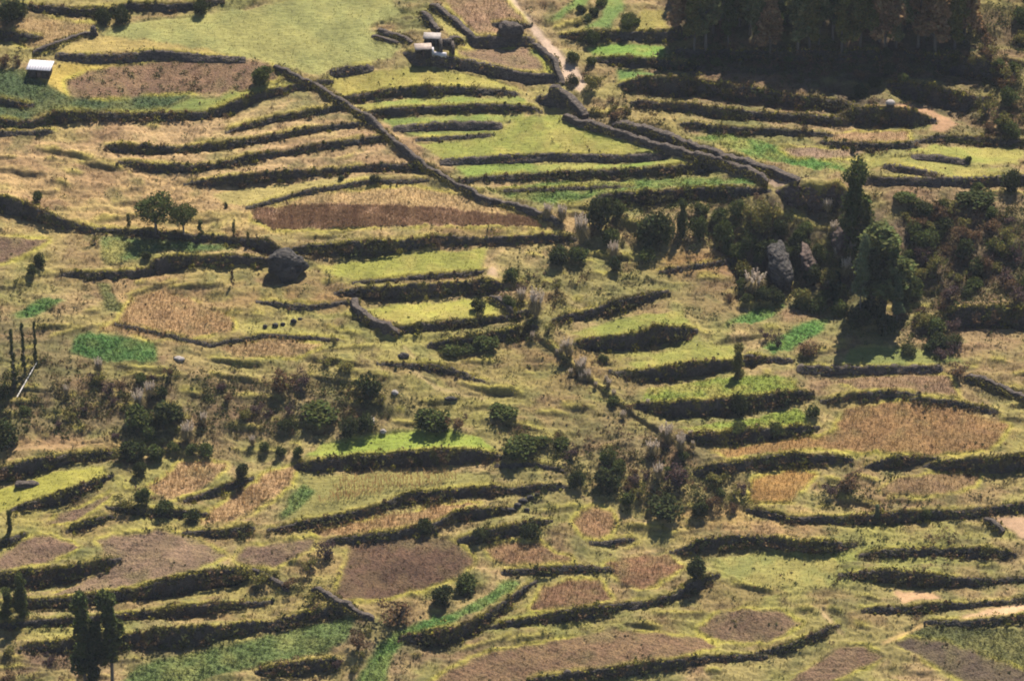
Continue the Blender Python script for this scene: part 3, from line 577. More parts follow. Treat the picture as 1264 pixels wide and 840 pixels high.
for k, w in enumerate(wl):
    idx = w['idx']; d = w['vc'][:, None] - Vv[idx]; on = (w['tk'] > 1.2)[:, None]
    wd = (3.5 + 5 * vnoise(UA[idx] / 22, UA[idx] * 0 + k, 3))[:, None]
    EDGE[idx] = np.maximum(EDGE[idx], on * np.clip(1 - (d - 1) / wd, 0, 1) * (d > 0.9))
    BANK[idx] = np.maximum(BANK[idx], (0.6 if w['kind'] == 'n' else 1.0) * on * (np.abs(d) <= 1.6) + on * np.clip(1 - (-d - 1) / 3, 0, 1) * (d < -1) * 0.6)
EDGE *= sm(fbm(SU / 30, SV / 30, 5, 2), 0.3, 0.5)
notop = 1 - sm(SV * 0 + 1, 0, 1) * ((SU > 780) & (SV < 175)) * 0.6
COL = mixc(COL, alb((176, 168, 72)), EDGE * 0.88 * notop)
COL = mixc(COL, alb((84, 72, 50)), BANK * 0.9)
# smooth colour a little across field borders
for _ in range(5):
    COL[1:-1, 1:-1] = (COL[1:-1, 1:-1] * 2 + COL[:-2, 1:-1] + COL[2:, 1:-1] + COL[1:-1, :-2] + COL[1:-1, 2:]) / 6
# small relief
AMP = np.full((NU, NV), 0.26)
for i, (nm, lb, ty, cl, poly) in enumerate(FIELDS): AMP[FID == i] = {'grass': 0.10, 'leafy': 0.22, 'dry': 0.15, 'soil': 0.14, 'path': 0.05}[ty]
AMP0 = AMP.copy(); AMP *= np.clip(1 - BANK, 0.2, 1)
far = np.clip((np.maximum(np.abs(SU - 632) - 720, 0) + np.maximum(np.abs(SV - 420) - 500, 0)) / 100, 0, 1)
rough = (fbm(GX / 1.4, GY / 1.4, 2, 3) - 0.5) * 1.6 + (vnoise(GX / 0.42, GY / 0.42, 6) - 0.5) * 0.9
furr = np.zeros((NU, NV))
for i, f in enumerate(FIELDS):
    if f[2] == 'soil' and f[0] != 'weedy_field' or f[0].startswith('maize') or f[2] == 'leafy':
        m = FID == i; an = 0.3 * math.sin(i * 2.7) + (1.45 if i % 3 == 0 else 0.1); s_ = GX[m] * math.sin(an) + GY[m] * math.cos(an) + 0.5 * vnoise(GX[m] / 4, GY[m] / 4, 3); furr[m] = (0.05 if f[2] == 'leafy' else 0.028) * np.sin(s_ * 2 * math.pi / 0.95)
GZ = GZ + furr
GZ = GZ + AMP * rough * (1 - far) + (fbm(GX / 9 + 0.6 * GY / 9, GY / 1.6, 4, 3) - 0.5) * 0.9 * (AMP > 0.25) * (1 - far)
SU, SV, SW = project(GX, GY, GZ)
# visible-surface lookup: picture point -> place on the hillside
TAB0, TABN = -50, 950
TAB = np.zeros((NU, TABN), np.int32)
for i in range(NU):
    m = np.minimum.accumulate(SV[i, ::-1]); q = np.arange(TAB0, TAB0 + TABN)
    j = np.searchsorted(-m, -q.astype(float), side='left'); TAB[i] = NV - 1 - np.clip(j, 0, NV - 1)
def cell(u, v):
    u = np.atleast_1d(np.asarray(u, float)); v = np.atleast_1d(np.asarray(v, float))
    i = np.clip(np.round(np.interp(u, UA, np.arange(NU))).astype(int), 0, NU - 1)
    j = TAB[i, np.clip(np.round(v - TAB0).astype(int), 0, TABN - 1)]
    return i, j
def P(u, v):
    i, j = cell(u, v); p = np.stack([GX[i, j], GY[i, j], GZ[i, j]], 1)
    return p if np.ndim(u) else p[0]
def mpp(p): return float(project(p[0], p[1], p[2])[2]) / FPX       # metres per picture unit at p
def ground_z(x, y):
    """height of the hillside under plan points (nearest grid vertex, one refinement)"""
    x = np.atleast_1d(x); y = np.atleast_1d(y)
    z = y * math.tan(SLOPE); u, v, _ = project(x, y, z)
    i = np.clip(np.round(np.interp(u, UA, np.arange(NU))).astype(int), 0, NU - 1)
    j = np.clip(np.round(np.interp(v, VA, np.arange(NV))).astype(int), 0, NV - 1)
    return GZ[i, j]
# build: one sheet for the open hillside, one per field, sharing their edges
cellid = FID[:-1, :-1]
VALL = np.stack([GX.ravel(), GY.ravel(), GZ.ravel()], 1); CALL = COL.reshape(-1, 3)
ci, cj = np.meshgrid(np.arange(NU - 1), np.arange(NV - 1), indexing='ij')
base = ci * NV + cj
QUAD = np.stack([base, base + 1, base + NV + 1, base + NV], -1)[..., ::1]
def sub_mesh(name, mask, mat):
    q = QUAD[mask]
    if len(q) == 0: return None
    used, invx = np.unique(q.ravel(), return_inverse=True)
    return mk(name, VALL[used], invx.reshape(-1, 4), mat, CALL[used], smooth=True)
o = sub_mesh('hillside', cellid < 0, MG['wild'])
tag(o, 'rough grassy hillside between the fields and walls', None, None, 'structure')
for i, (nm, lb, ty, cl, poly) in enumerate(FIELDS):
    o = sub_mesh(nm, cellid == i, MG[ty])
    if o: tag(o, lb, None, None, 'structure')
# ------------------------------------------------------------ leaf and blade clouds
def unit(n, r=rng):
    a = r.normal(size=(n, 3)); return a / np.linalg.norm(a, axis=1, keepdims=True)
def leaf_cloud(Cn, size, col, aspect=1.5, r=rng, flat=0.0):
    n = len(Cn); a = unit(n, r); b = unit(n, r); a[:, 2] *= (1 - flat)
    b -= a * (a * b).sum(1, keepdims=True) / np.maximum((a * a).sum(1, keepdims=True), 1e-6)
    b /= np.linalg.norm(b, axis=1, keepdims=True)
    s = np.broadcast_to(np.asarray(size, float), (n,))[:, None]
    A = a * s * aspect / 2; Bq = b * s / 2
    V = np.stack([Cn - A, Cn + Bq, Cn + A, Cn - Bq], 1).reshape(-1, 3)
    return V, np.arange(4 * n).reshape(-1, 4), np.repeat(np.broadcast_to(col, (n, 3)), 4, 0)
def blades(Bs, h, w, col, lean=0.35, r=rng):
    n = len(Bs); th = r.uniform(0, 2 * math.pi, n); d = np.stack([np.cos(th), np.sin(th), th * 0], 1)
    h = np.broadcast_to(h, (n,))[:, None]; w = np.broadcast_to(w, (n,))[:, None]
    ph = r.uniform(0, 2 * math.pi, n); L = np.stack([np.cos(ph), np.sin(ph), ph * 0], 1) * (lean * h * r.random((n, 1)))
    top = Bs + L + np.array([0, 0, 1.0]) * h
    V = np.stack([Bs - d * w / 2, Bs + d * w / 2, top + d * w * 0.15, top - d * w * 0.15], 1).reshape(-1, 3)
    return V, np.arange(4 * n).reshape(-1, 4), np.repeat(np.broadcast_to(col, (n, 3)), 4, 0)
def join(parts):
    Vs, Fs, Cs, o = [], [], [], 0
    for V, F, C in parts: Vs.append(V); Fs.append(F + o); Cs.append(C); o += len(V)
    return np.concatenate(Vs), np.concatenate(Fs), np.concatenate(Cs)
def at_col(i, v):
    return np.array([np.interp(v, VA, GX[i]), np.interp(v, VA, GY[i]), np.interp(v, VA, GZ[i])])
def sweep(name, T, Fp, wid, mat, seed, back=0.5, rough=0.10, origin=None, parent=None, rim=None):
    """dry stone body between top line T and foot line Fp"""
    hs = np.clip((T[:, 2] - Fp[:, 2]) / 1.1, 0.15, 1) if rim is None else 1.0
    n = len(T); tg = np.gradient(T[:, :2], axis=0); tg /= np.maximum(np.linalg.norm(tg, axis=1, keepdims=True), 1e-6)
    nn = np.stack([tg[:, 1], -tg[:, 0], tg[:, 0] * 0], 1)
    if nn[:, 1].mean() > 0: nn = -nn
    rows = []; arc = np.concatenate([[0], np.cumsum(np.linalg.norm(np.diff(T, axis=0), axis=1))])
    prof = ((-0.3, 0.3), (0, 0.3), (0.2, 0.27), (0.4, 0.24), (0.6, 0.21), (0.8, 0.19), (1.0, 0.15), (1.1, 0.0), (1.1, -back * 0.6), (1.0, -back), (-0.2, -back)) if rim is None or rim >= 0 else ((-0.3, 0.14), (0, 0.14), (0.15, 0.15), (0.3, 0.15), (0.45, 0.16), (0.6, 0.16), (0.75, 0.16), (0.88, 0.14), (0.97, 0.08), (0.98, -0.1), (-0.2, -back))
    for s, off in prof:
        c = Fp * (1 - min(max(s, 0), 1)) + T * min(max(s, 0), 1)
        if rim is None: off = off * 1.0
        q = c + nn * off
        if s < 0: q[:, 2] -= 0.35
        if s > 1: q[:, 2] += 0.06
        if off == -back:
            q = T + nn * off; q[:, 2] -= 0.05 if s > 0 else 0.6
        k = rough * 2 * (vnoise(arc / 0.35, arc * 0 + s * 7.3 + seed, 2) - 0.5) + rough * 3 * (vnoise(arc / 1.3, arc * 0 + seed * 1.7 + s, 3) - 0.5)
        hsc = np.clip((T[:, 2] - Fp[:, 2]) / 1.0, 0.1, 1); q = q + nn * (k * hsc)[:, None]; q[:, 2] += 0.6 * rough * 2 * (vnoise(arc / 0.5, arc * 0 + seed + s, 4) - 0.5) * (s > 0.9)
        rows.append(q)
    V = np.stack(rows, 1); m = V.shape[1]
    a = np.arange(n - 1)[:, None] * m + np.arange(m - 1)[None]
    F = np.stack([a, a + m, a + m + 1, a + 1], -1).reshape(-1, 4)
    caps = []
    for e in (0, n - 1):
        b0 = e * m
        for k in range(m // 2): caps.append([b0 + k, b0 + k + 1, b0 + m - 2 - k, b0 + m - 1 - k])
    caps = [c for c in caps if len(set(c)) == 4]
    return mk(name, V.reshape(-1, 3), np.concatenate([F, np.array(caps)]), mat, None, parent, False, origin), nn

DK = alb((100, 94, 58)); DG = alb((80, 88, 50)); BRN = alb((124, 102, 74)); YG_ = alb((174, 166, 72))
for k, w in enumerate(wl):
    if w['kind'] == 'n': continue
    idx = w['idx'][::1]; n = len(idx)
    T = np.array([at_col(i, v - 1.3) for i, v in zip(idx, w['vc'])]); Fp = np.array([at_col(i, v + 1.3) for i, v in zip(idx, w['vc'])])
    hok = np.nonzero(T[:, 2] - Fp[:, 2] > 0.22)[0]
    if len(hok) < 5: continue
    T, Fp, idx = T[hok[0]:hok[-1] + 1], Fp[hok[0]:hok[-1] + 1], idx[hok[0]:hok[-1] + 1]; n = len(idx)
    H = np.clip(T[:, 2] - Fp[:, 2], 0.02, None); kind = w['kind']; org = Fp[n // 2]
    mat = {'s': M_STONE, 'c': M_CLIFF}.get(kind, M_ADOBE)
    o, nn = sweep({'g': 'grass_bank', 'c': 'earth_cliff'}.get(kind, 'terrace_wall'), T, Fp, 0, mat, k * 2.13, back=0.55 if kind == 's' else 0.25, rough={'s': 0.12, 'c': 0.34}.get(kind, 0.18), origin=org, rim=1 if kind == 's' else -1)
    tag(o, w['label'], {'g': 'grassy bank', 'c': 'cliff'}.get(kind, 'terrace wall'), {'g': 'low grassy banks', 'c': None}.get(kind, 'terrace walls stepping down the hillside'))
    r = np.random.default_rng(500 + k)
    L = np.linalg.norm(np.diff(T, axis=0), axis=1).sum()
    dens = {'h': 24, 's': 9, 'g': 14, 'c': 4}[kind]
    area = (np.minimum(H, 6) * L / n).sum() * dens + L * {'h': 22, 's': 7, 'g': 12, 'c': 4}[kind]
    M = int(area)
    pr = np.clip(H, 0.25, 6); pr = pr / pr.sum()
    ii = r.choice(n - 1, M, p=pr[:-1] / pr[:-1].sum()); f = r.random(M)
    x = ii + f; s = r.random(M) ** 0.8 * 1.12
    bush = fbm(x / 9.0, s * 1.5 + k * 3.1, 1, 3)
    lump = np.clip((bush - 0.42) * 4.2, 0, 1)
    keep = r.random(M) < (0.22 + 0.78 * lump if kind == 'h' else 0.35 + 0.4 * lump)
    if kind == 's': keep &= lump > 0.45
    ii, f, s, lump, x = ii[keep], f[keep], s[keep], lump[keep], x[keep]; M = len(ii)
    Tt = T[ii] * (1 - f[:, None]) + T[ii + 1] * f[:, None]; Ff = Fp[ii] * (1 - f[:, None]) + Fp[ii + 1] * f[:, None]
    sc_ = np.minimum(s, 1)[:, None]; q = Ff * (1 - sc_) + Tt * sc_
    hh = H[ii]
    outd = (0.22 + lump * (0.35 + 0.42 * np.minimum(hh, 2.4)) * np.sin(np.clip(s, 0.05, 1) * 2.6)) * (0.5 + 0.5 * r.random(M))
    q = q + nn[ii] * outd[:, None]
    q[:, 2] += np.where(s > 0.9, r.random(M) * (0.08 + 0.6 * lump * np.minimum(hh, 1.6) * (kind == 'h')), 0) * vnoise(x / 3.0, x * 0 + k, 5) ** 1.5 * 2.0
    t1 = vnoise(x / 18, x * 0 + k * 1.9, 6)[:, None]; t2 = vnoise(x / 5, s * 3 + k, 7)[:, None]
    c = DK * (1 - t1) + DG * t1; c = np.where(t2 > 0.62, BRN, c)
    shade_area = (SU[idx[ii], 300] > 0)
    topm = (s > 1.0)[:, None] & (r.random(M) < (0.55 if kind == 'h' else 0.7))[:, None]
    c = np.where(topm, YG_ * 0.8, c) * r.uniform(0.6, 1.35, (M, 1))
    V1 = leaf_cloud(q, r.uniform(0.14, 0.32, M) * np.clip(0.6 + hh * 0.3, 0.6, 1.1), c, 1.5, r)
    # grass blades hanging over the rim
    G = int(L * (16 if kind != 's' else 5)); ii = r.integers(0, n - 1, G); f = r.random(G)[:, None]
    qb = T[ii] * (1 - f) + T[ii + 1] * f + nn[ii] * r.uniform(-0.5, 0.28, (G, 1)); qb[:, 2] += 0.02
    cb = (YG_ * 0.9) * (1 - 0.5 * r.random((G, 1))) + alb((160, 134, 86)) * 0.5 * r.random((G, 1))
    V2 = blades(qb, r.uniform(0.15, 0.42, G), 0.05, cb, 0.8, r)
    parts_ = [V1, V2]
    if kind in 'hgc':
        nb = int(L * (0.85 if kind == 'h' else 0.35)); ib = r.integers(0, n, nb)
        sz = r.uniform(0.15, 0.5, nb) * np.where(r.random(nb) < 0.25, 2.0, 1) * np.clip(H[ib] / 1.3, 0.4, 1.3)
        tp = r.random(nb) < 0.35; cb_ = np.where(tp[:, None], T[ib], Fp[ib]) + nn[ib] * np.where(tp, 0.05, 0.35 + sz * 0.8)[:, None]
        m_ = 34; sr = np.repeat(sz, m_)[:, None]; qq = np.repeat(cb_, m_, 0) + unit(nb * m_, r) * sr * r.uniform(0.5, 1.0, (nb * m_, 1)); qq[:, 2] += sr[:, 0] * 0.5
        cz = [DK, DG, BRN, YG_ * 0.6]; cs = np.array(cz)[r.integers(0, 4, nb)]
        parts_.append(leaf_cloud(qq, r.uniform(0.13, 0.26, nb * m_), np.repeat(cs, m_, 0) * r.uniform(0.6, 1.35, (nb * m_, 1)), 1.5, r))
    V, F, C_ = join(parts_)
    ov = mk('overgrowth', V, F, M_LEAF if kind == 'h' else M_GRASS, C_, o, False, org); ov['kind'] = 'stuff'

for k, (label, wid, hpx, pts) in enumerate(FREE):
    xs, ys = [], []
    for (x0, y0), (x1, y1) in zip(pts[:-1], pts[1:]):
        m = max(2, int(math.hypot(x1 - x0, y1 - y0) / 2.0)); t = np.linspace(0, 1, m, endpoint=False)
        xs += list(x0 + (x1 - x0) * t); ys += list(y0 + (y1 - y0) * t)
    xs, ys = np.array(xs + [pts[-1][0]]), np.array(ys + [pts[-1][1]])
    g = P(xs, ys + hpx); ker = np.hanning(9); ker /= ker.sum()
    pad = np.concatenate([np.repeat(g[:1], 4, 0), g, np.repeat(g[-1:], 4, 0)])
    g = np.stack([np.convolve(pad[:, a], ker, 'valid') for a in range(3)], 1)
    h = hpx * mpp(g[len(g) // 2]) / math.cos(PITCH)
    h = np.full(len(g), h * 0.85); e = np.minimum(np.arange(len(g)), len(g) - 1 - np.arange(len(g))); h *= np.clip(0.55 + e / 8, 0, 1); h = h * (0.72 + 0.5 * vnoise(np.arange(len(g)) / 5.0, np.arange(len(g)) * 0.0 + k, 3)) * (0.9 + 0.2 * vnoise(np.arange(len(g)) / 1.3, np.arange(len(g)) * 0.0 + k, 5))
    T = g.copy(); T[:, 2] += h; Fp = g.copy()
    T[:, 1] += 0.0
    org = g[len(g) // 2]
    o, nn = sweep('stone_wall', T, Fp, wid, M_STONE, 300 + k * 1.7, back=wid, rough=0.16, origin=org)
    # extend the rear face down to the ground
    tag(o, label, 'stone wall', 'free-standing dry stone walls')
    r = np.random.default_rng(900 + k); n = len(T); M = n * 22
    ii = r.integers(0, n, M); sd = r.choice([-1, 1], M); x = ii * 1.0
    lump = np.clip((fbm(x / 6, x * 0 + k, 3, 3) - 0.32) * 4, 0, 1)
    kp = r.random(M) < lump; ii, sd, lump = ii[kp], sd[kp], lump[kp]
    q = g[ii] + nn[ii] * np.where(sd > 0, 0.35 + 0.5 * r.random(len(ii)), -wid - 0.1 - 0.4 * r.random(len(ii)))[:, None]
    q[:, 2] += r.random(len(ii)) * h[ii] * (0.3 + 0.85 * lump)
    c = (DK * 0.6 + YG_ * 0.25) * r.uniform(0.5, 1.4, (len(ii), 1))
    if len(ii) > 20:
        V, F, C_ = leaf_cloud(q, r.uniform(0.12, 0.25, len(ii)), c, 1.5, r); mk('overgrowth', V, F, M_LEAF, C_, o, False, org)['kind'] = 'stuff'

# ------------------------------------------------------------ ground vegetation (nobody could count it)
def spots(n, poly=None, ids=None, not_field=False, seed=1, jitter=1.0):
    r = np.random.default_rng(seed)
    if poly is not None:
        xs = [p[0] for p in poly]; ys = [p[1] for p in poly]; u = r.uniform(min(xs), max(xs), n); v = r.uniform(min(ys), max(ys), n)
        k = inpoly(u, v, poly); u, v = u[k], v[k]
    else: u = r.uniform(-50, 1314, n); v = r.uniform(-30, 885, n)
    i, j = cell(u, v); ok = np.ones(len(u), bool)
    if not_field: ok &= FID[i, j] < 0
    if ids is not None: ok &= np.isin(FID[i, j], ids)
    i, j = i[ok], j[ok]
    p = np.stack([GX[i, j], GY[i, j], GZ[i, j]], 1)
    p[:, 0] += r.uniform(-0.1, 0.1, len(p)); p[:, 1] += r.uniform(-0.1, 0.1, len(p))
    return p, COL[i, j], i, j
def ids_of(pred): return [i for i, f in enumerate(FIELDS) if pred(f)]
r = np.random.default_rng(31)
p, c, i, j = spots(75000, not_field=True, seed=11)
kp = r.random(len(p)) < 0.25 + 0.75 * sm(n2[i, j] * 0.5 + n3[i, j] * 0.5, 0.4, 0.6); p, c = p[kp], c[kp]
rep = 3; pp = np.repeat(p, rep, 0) + r.normal(0, 0.10, (len(p) * rep, 3)) * [1, 1, 0]; cc = np.repeat(c, rep, 0) * r.uniform(0.7, 1.35, (len(pp), 1))
V, F, C_ = blades(pp, np.repeat(r.uniform(0.14, 0.42, len(p)), rep), 0.09, cc, 0.9, r)
tag(mk('grass', V, F, M_GRASS, C_), 'tufts of wild grass over the open slopes', None, None, 'stuff')
# low dark herbs and scrub mats on the wild slope
p, c, i, j = spots(90000, not_field=True, seed=12)
dens = sm(fbm(p[:, 0] / 3.5, p[:, 1] / 3, 5, 4), 0.46, 0.58); wildz = np.zeros(len(p))
for x, y, rx, ry, wgt in [(100,500,150,45,1),(330,495,160,40,1),(1150,310,140,80,1.3),(960,310,90,70,1.2),(780,580,150,55,1.2),(730,380,110,90,.8),(840,300,110,50,.9),(1000,60,220,60,1.3),(1220,90,60,90,1.2),(440,770,70,50,.9),(60,820,80,40,.9),(1150,690,160,50,.5),(1100,600,120,40,.7),(760,110,60,60,.8),(640,620,80,30,.7),(210,95,130,22,.9),(1150,250,130,25,.7),(30,430,50,70,1),(230,630,80,30,.6)]:
    wildz = np.maximum(wildz, wgt * np.exp(-((SU[i, j] - x) / rx) ** 2 - ((SV[i, j] - y) / ry) ** 2))
kp = r.random(len(p)) < dens * (0.05 + 1.35 * wildz); p = p[kp]
e1, _, i2, j2 = spots(30000, ids=ids_of(lambda f: f[0] == 'weedy_field'), seed=55); kp2 = r.random(len(e1)) < 1.0 * sm(fbm(e1[:, 0] / 1.6, e1[:, 1] / 1.6, 5, 3), 0.45, 0.6)
e2, _, i2, j2 = spots(60000, ids=ids_of(lambda f: f[2] in ('soil', 'grass', 'dry') and f[0] != 'meadow'), seed=56); kp3 = r.random(len(e2)) < 0.5 * sm(fbm(e2[:, 0] / 3, e2[:, 1] / 2, 6, 4), 0.58, 0.7) * (r.random(len(e2)) < 0.25)
kb = r.random(len(p)) < 0.42; p = p[kb]
big = np.concatenate([spots(m_, poly=q_, not_field=True, seed=200 + a_)[0] for a_, (m_, q_) in enumerate([(900, [(1120, 250), (1264, 255), (1290, 372), (1180, 375), (1185, 440), (1110, 440), (1120, 330)]), (320, [(720, 250), (945, 246), (960, 300), (900, 310), (780, 300), (715, 290)]), (300, [(885, 262), (1060, 262), (1060, 390), (1000, 385), (900, 340)]),
  (260, [(700, 560), (770, 555), (900, 590), (930, 620), (880, 642), (790, 625), (700, 605)]), (520, [(0, 460), (120, 470), (480, 470), (470, 540), (130, 545), (0, 530)]), (240, [(620, 330), (660, 310), (730, 430), (790, 505), (850, 560), (815, 580), (740, 510), (650, 420)]), (120, [(620, 525), (700, 540), (700, 575), (620, 570)]), (110, [(540, 412), (660, 398), (665, 425), (545, 440)]), (160, [(1190, 20), (1290, 0), (1290, 160), (1200, 160)]), (220, [(850, 66), (1200, 66), (1200, 95), (860, 95)])])])
nbig = len(big); p = np.concatenate([p, big])
szs = np.concatenate([0.2 + r.random(len(p) - nbig) ** 2.2 * 0.95, r.uniform(0.5, 1.15, nbig), r.uniform(0.3, 0.9, kp2.sum()), r.uniform(0.12, 0.4, kp3.sum())]); p = np.concatenate([p, e1[kp2], e2[kp3]])
rp = np.clip((szs ** 1.6 * 34).astype(int), 8, 110); rp = np.where(szs < 0.45, 10, rp); sr = np.repeat(szs, rp)[:, None]; own = np.repeat(np.arange(len(p)), rp)
dd = unit(len(own), r); pp = p[own] + dd * sr * r.uniform(0.35, 0.62, (len(own), 1)) * [1.15, 1.15, 0.9]; pp[:, 2] += sr[:, 0] * 0.42
t = (r.random(len(p)) * 0.6 + 0.7 * vnoise(p[:, 0] / 6, p[:, 1] / 6, 3))[own][:, None]; t = np.clip(t, 0, 1.2); cc = np.where(t > 0.62, DG, np.where(t > 0.42, DK, BRN)) * r.uniform(0.6, 1.4, (len(pp), 1))
V, F, C_ = leaf_cloud(pp, r.uniform(0.10, 0.22, len(pp)), cc, 1.6, r)
tag(mk('undergrowth', V, F, M_LEAF, C_), 'low brown and olive scrub mats on the wild slopes', None, None, 'stuff')
# leafy crops
p, c, i, j = spots(150000, ids=ids_of(lambda f: f[2] == 'leafy'), seed=13)
rep = 5; pp = np.repeat(p, rep, 0) + r.normal(0, 0.13, (len(p) * rep, 3)) * [1, 1, 0]; pp[:, 2] += r.random(len(pp)) * 0.32
V, F, C_ = leaf_cloud(pp, r.uniform(0.09, 0.17, len(pp)), np.repeat(c, rep, 0) * r.uniform(0.6, 1.5, (len(pp), 1)), 1.4, r)
tag(mk('crop_leaves', V, F, M_GRASS, C_), 'leafy green potato and bean plants in the vivid plots', None, None, 'stuff')
# dry stems
p, c, i, j = spots(170000, ids=ids_of(lambda f: f[2] == 'dry' or f[0] == 'golden_field'), seed=14)
rep = 2; pp = np.repeat(p, rep, 0) + r.normal(0, 0.10, (len(p) * rep, 3)) * [1, 1, 0]
V, F, C_ = blades(pp, r.uniform(0.2, 0.65, len(pp)), 0.07, np.repeat(c, rep, 0) * r.uniform(0.65, 1.45, (len(pp), 1)), 0.6, r)
tag(mk('dry_stubble', V, F, M_GRASS, C_), 'dry straw and maize stubble in the tan and orange plots', None, None, 'stuff')
p, c, i, j = spots(90000, ids=ids_of(lambda f: f[0] == 'standing_crop_field'), poly=[f[4] for f in FIELDS if f[0] == 'standing_crop_field'][0], seed=15)
st_ = vnoise(p[:, 0] / 0.35, p[:, 1] / 6, 3)[:, None] * 0.6 + vnoise(p[:, 0] / 1.6, p[:, 1] / 3, 4)[:, None] * 0.4; kp = r.random(len(p)) < 0.35 + 0.65 * sm(fbm(p[:, 0] / 3, p[:, 1] / 1.5, 2, 3), 0.3, 0.5); p, c, st_ = p[kp], c[kp], st_[kp]
kq = r.random(len(p)) < 0.55; p, c, st_ = p[kq], c[kq], st_[kq]
V, F, C_ = blades(p, r.uniform(0.12, 0.42, len(p)), 0.08, (alb((150, 116, 88)) * (1 - st_) + alb((206, 172, 130)) * st_) * r.uniform(0.7, 1.3, (len(p), 1)), 0.3, r)
tag(mk('standing_crop', V, F, M_GRASS, C_), 'upright dry brown stems filling the long crop field', None, None, 'stuff')
# weeds on soil fields
p, c, i, j = spots(60000, ids=ids_of(lambda f: f[2] == 'soil'), seed=16)
kp = r.random(len(p)) < sm(n3[i, j], 0.35, 0.65); p, c = p[kp], c[kp]
rep = 3; pp = np.repeat(p, rep, 0) + r.normal(0, 0.09, (len(p) * rep, 3)) * [1, 1, 0]
V, F, C_ = blades(pp, r.uniform(0.1, 0.32, len(pp)), 0.09, np.repeat(c, rep, 0) * r.uniform(0.6, 1.6, (len(pp), 1)), 1.2, r)
tag(mk('stubble_weeds', V, F, M_GRASS, C_), 'withered stalks and weeds lying on the brown soil', None, None, 'stuff')
# grass in the meadows
p, c, i, j = spots(120000, ids=ids_of(lambda f: f[2] == 'grass'), seed=17)
V, F, C_ = blades(p, r.uniform(0.08, 0.28, len(p)), 0.10, c * r.uniform(0.75, 1.35, (len(p), 1)), 0.8, r)
tag(mk('meadow_grass', V, F, M_GRASS, C_), 'short grass in the green meadow and terraces', None, None, 'stuff')
# standing maize rows on the maize terrace
st = []
for (x0, x1, y0, y1, n, h) in [(420,562,599,594,62,15),(412,545,607,602,50,12),(408,470,614,610,28,10),(395,440,621,617,18,10),(300,366,620,580,0,0)]:
    for k in range(n):
        t = k / max(n - 1, 1); st.append((x0 + (x1 - x0) * t + r.uniform(-1, 1), y0 + (y1 - y0) * t + r.uniform(-1, 1), h * r.uniform(0.7, 1.15)))
for f in FIELDS:
    if f[0] in ('maize_plot', 'maize_strip', 'maize_field'):
        xs = [q[0] for q in f[4]]; ys = [q[1] for q in f[4]]
        for k in range(int((max(xs) - min(xs)) * (max(ys) - min(ys)) / (22 if f[0] != 'maize_field' else 40))):
            u, v = r.uniform(min(xs), max(xs)), r.uniform(min(ys), max(ys))
            if inpoly(np.array([u]), np.array([v]), f[4])[0]: st.append((u, v, r.uniform(4, 7)))
st = np.array(st); pb = P(st[:, 0], st[:, 1]); hm = st[:, 2] * 0.125 / math.cos(PITCH)
MZ = alb((206, 168, 112)); parts = []
parts.append(blades(pb, hm, 0.07, MZ * r.uniform(0.6, 1.1, (len(pb), 1)), 0.15, r))
for q in range(4):
    b = pb.copy(); b[:, 2] += hm * r.uniform(0.15, 0.7, len(pb)); parts.append(blades(b, hm * r.uniform(0.3, 0.5, len(pb)), 0.10, MZ * r.uniform(0.6, 1.2, (len(pb), 1)), 1.3, r))
V, F, C_ = join(parts)
tag(mk('maize_stalks', V, F, M_GRASS, C_), 'dry standing maize stalks on the maize terrace and plots', None, None, 'stuff')
# ------------------------------------------------------------ plant prototypes
def tube(pts, rad, m=7):
    pts = np.asarray(pts, float); n = len(pts); V = []
    for k in range(n):
        t = pts[min(k + 1, n - 1)] - pts[max(k - 1, 0)]; t /= np.linalg.norm(t)
        a = np.cross(t, [0.3, 1, 0.1]); a /= np.linalg.norm(a); b = np.cross(t, a)
        for q in range(m):
            an = 2 * math.pi * q / m; V.append(pts[k] + rad[k] * (a * math.cos(an) + b * math.sin(an)))
    F = [[k * m + q, k * m + (q + 1) % m, (k + 1) * m + (q + 1) % m, (k + 1) * m + q] for k in range(n - 1) for q in range(m)]
    return np.array(V), np.array(F), np.ones((len(V), 3))
def icos(sub=2):
    import bmesh
    bm = bmesh.new(); bmesh.ops.create_icosphere(bm, subdivisions=sub, radius=1.0)
    V = np.array([v.co[:] for v in bm.verts]); F = np.array([[v.index for v in f.verts] for f in bm.faces]); bm.free(); return V, F
ICOV, ICOF = icos(2); ICO3V, ICO3F = icos(4)
def crown_points(lobes, per, r, shell=0.55):
    out = []; wn_ = []
    for cx, cy, cz, rx, ry, rz in lobes:
        n = int(per * (rx * ry + rx * rz + ry * rz) / 3); d = unit(n, r); rr = (shell + (1 - shell) * r.random((n, 1)) ** 0.6)
        g = 0.62 + 0.72 * vnoise(d[:, 0] * 3.4 + cx * 5, d[:, 1] * 3.4 + d[:, 2] * 2.7 + cz * 5, 3)[:, None]
        out.append(np.array([[cx, cy, cz]]) + d * rr * g * np.array([[rx, ry, rz]])); wn_.append(n)
    return np.concatenate(out)
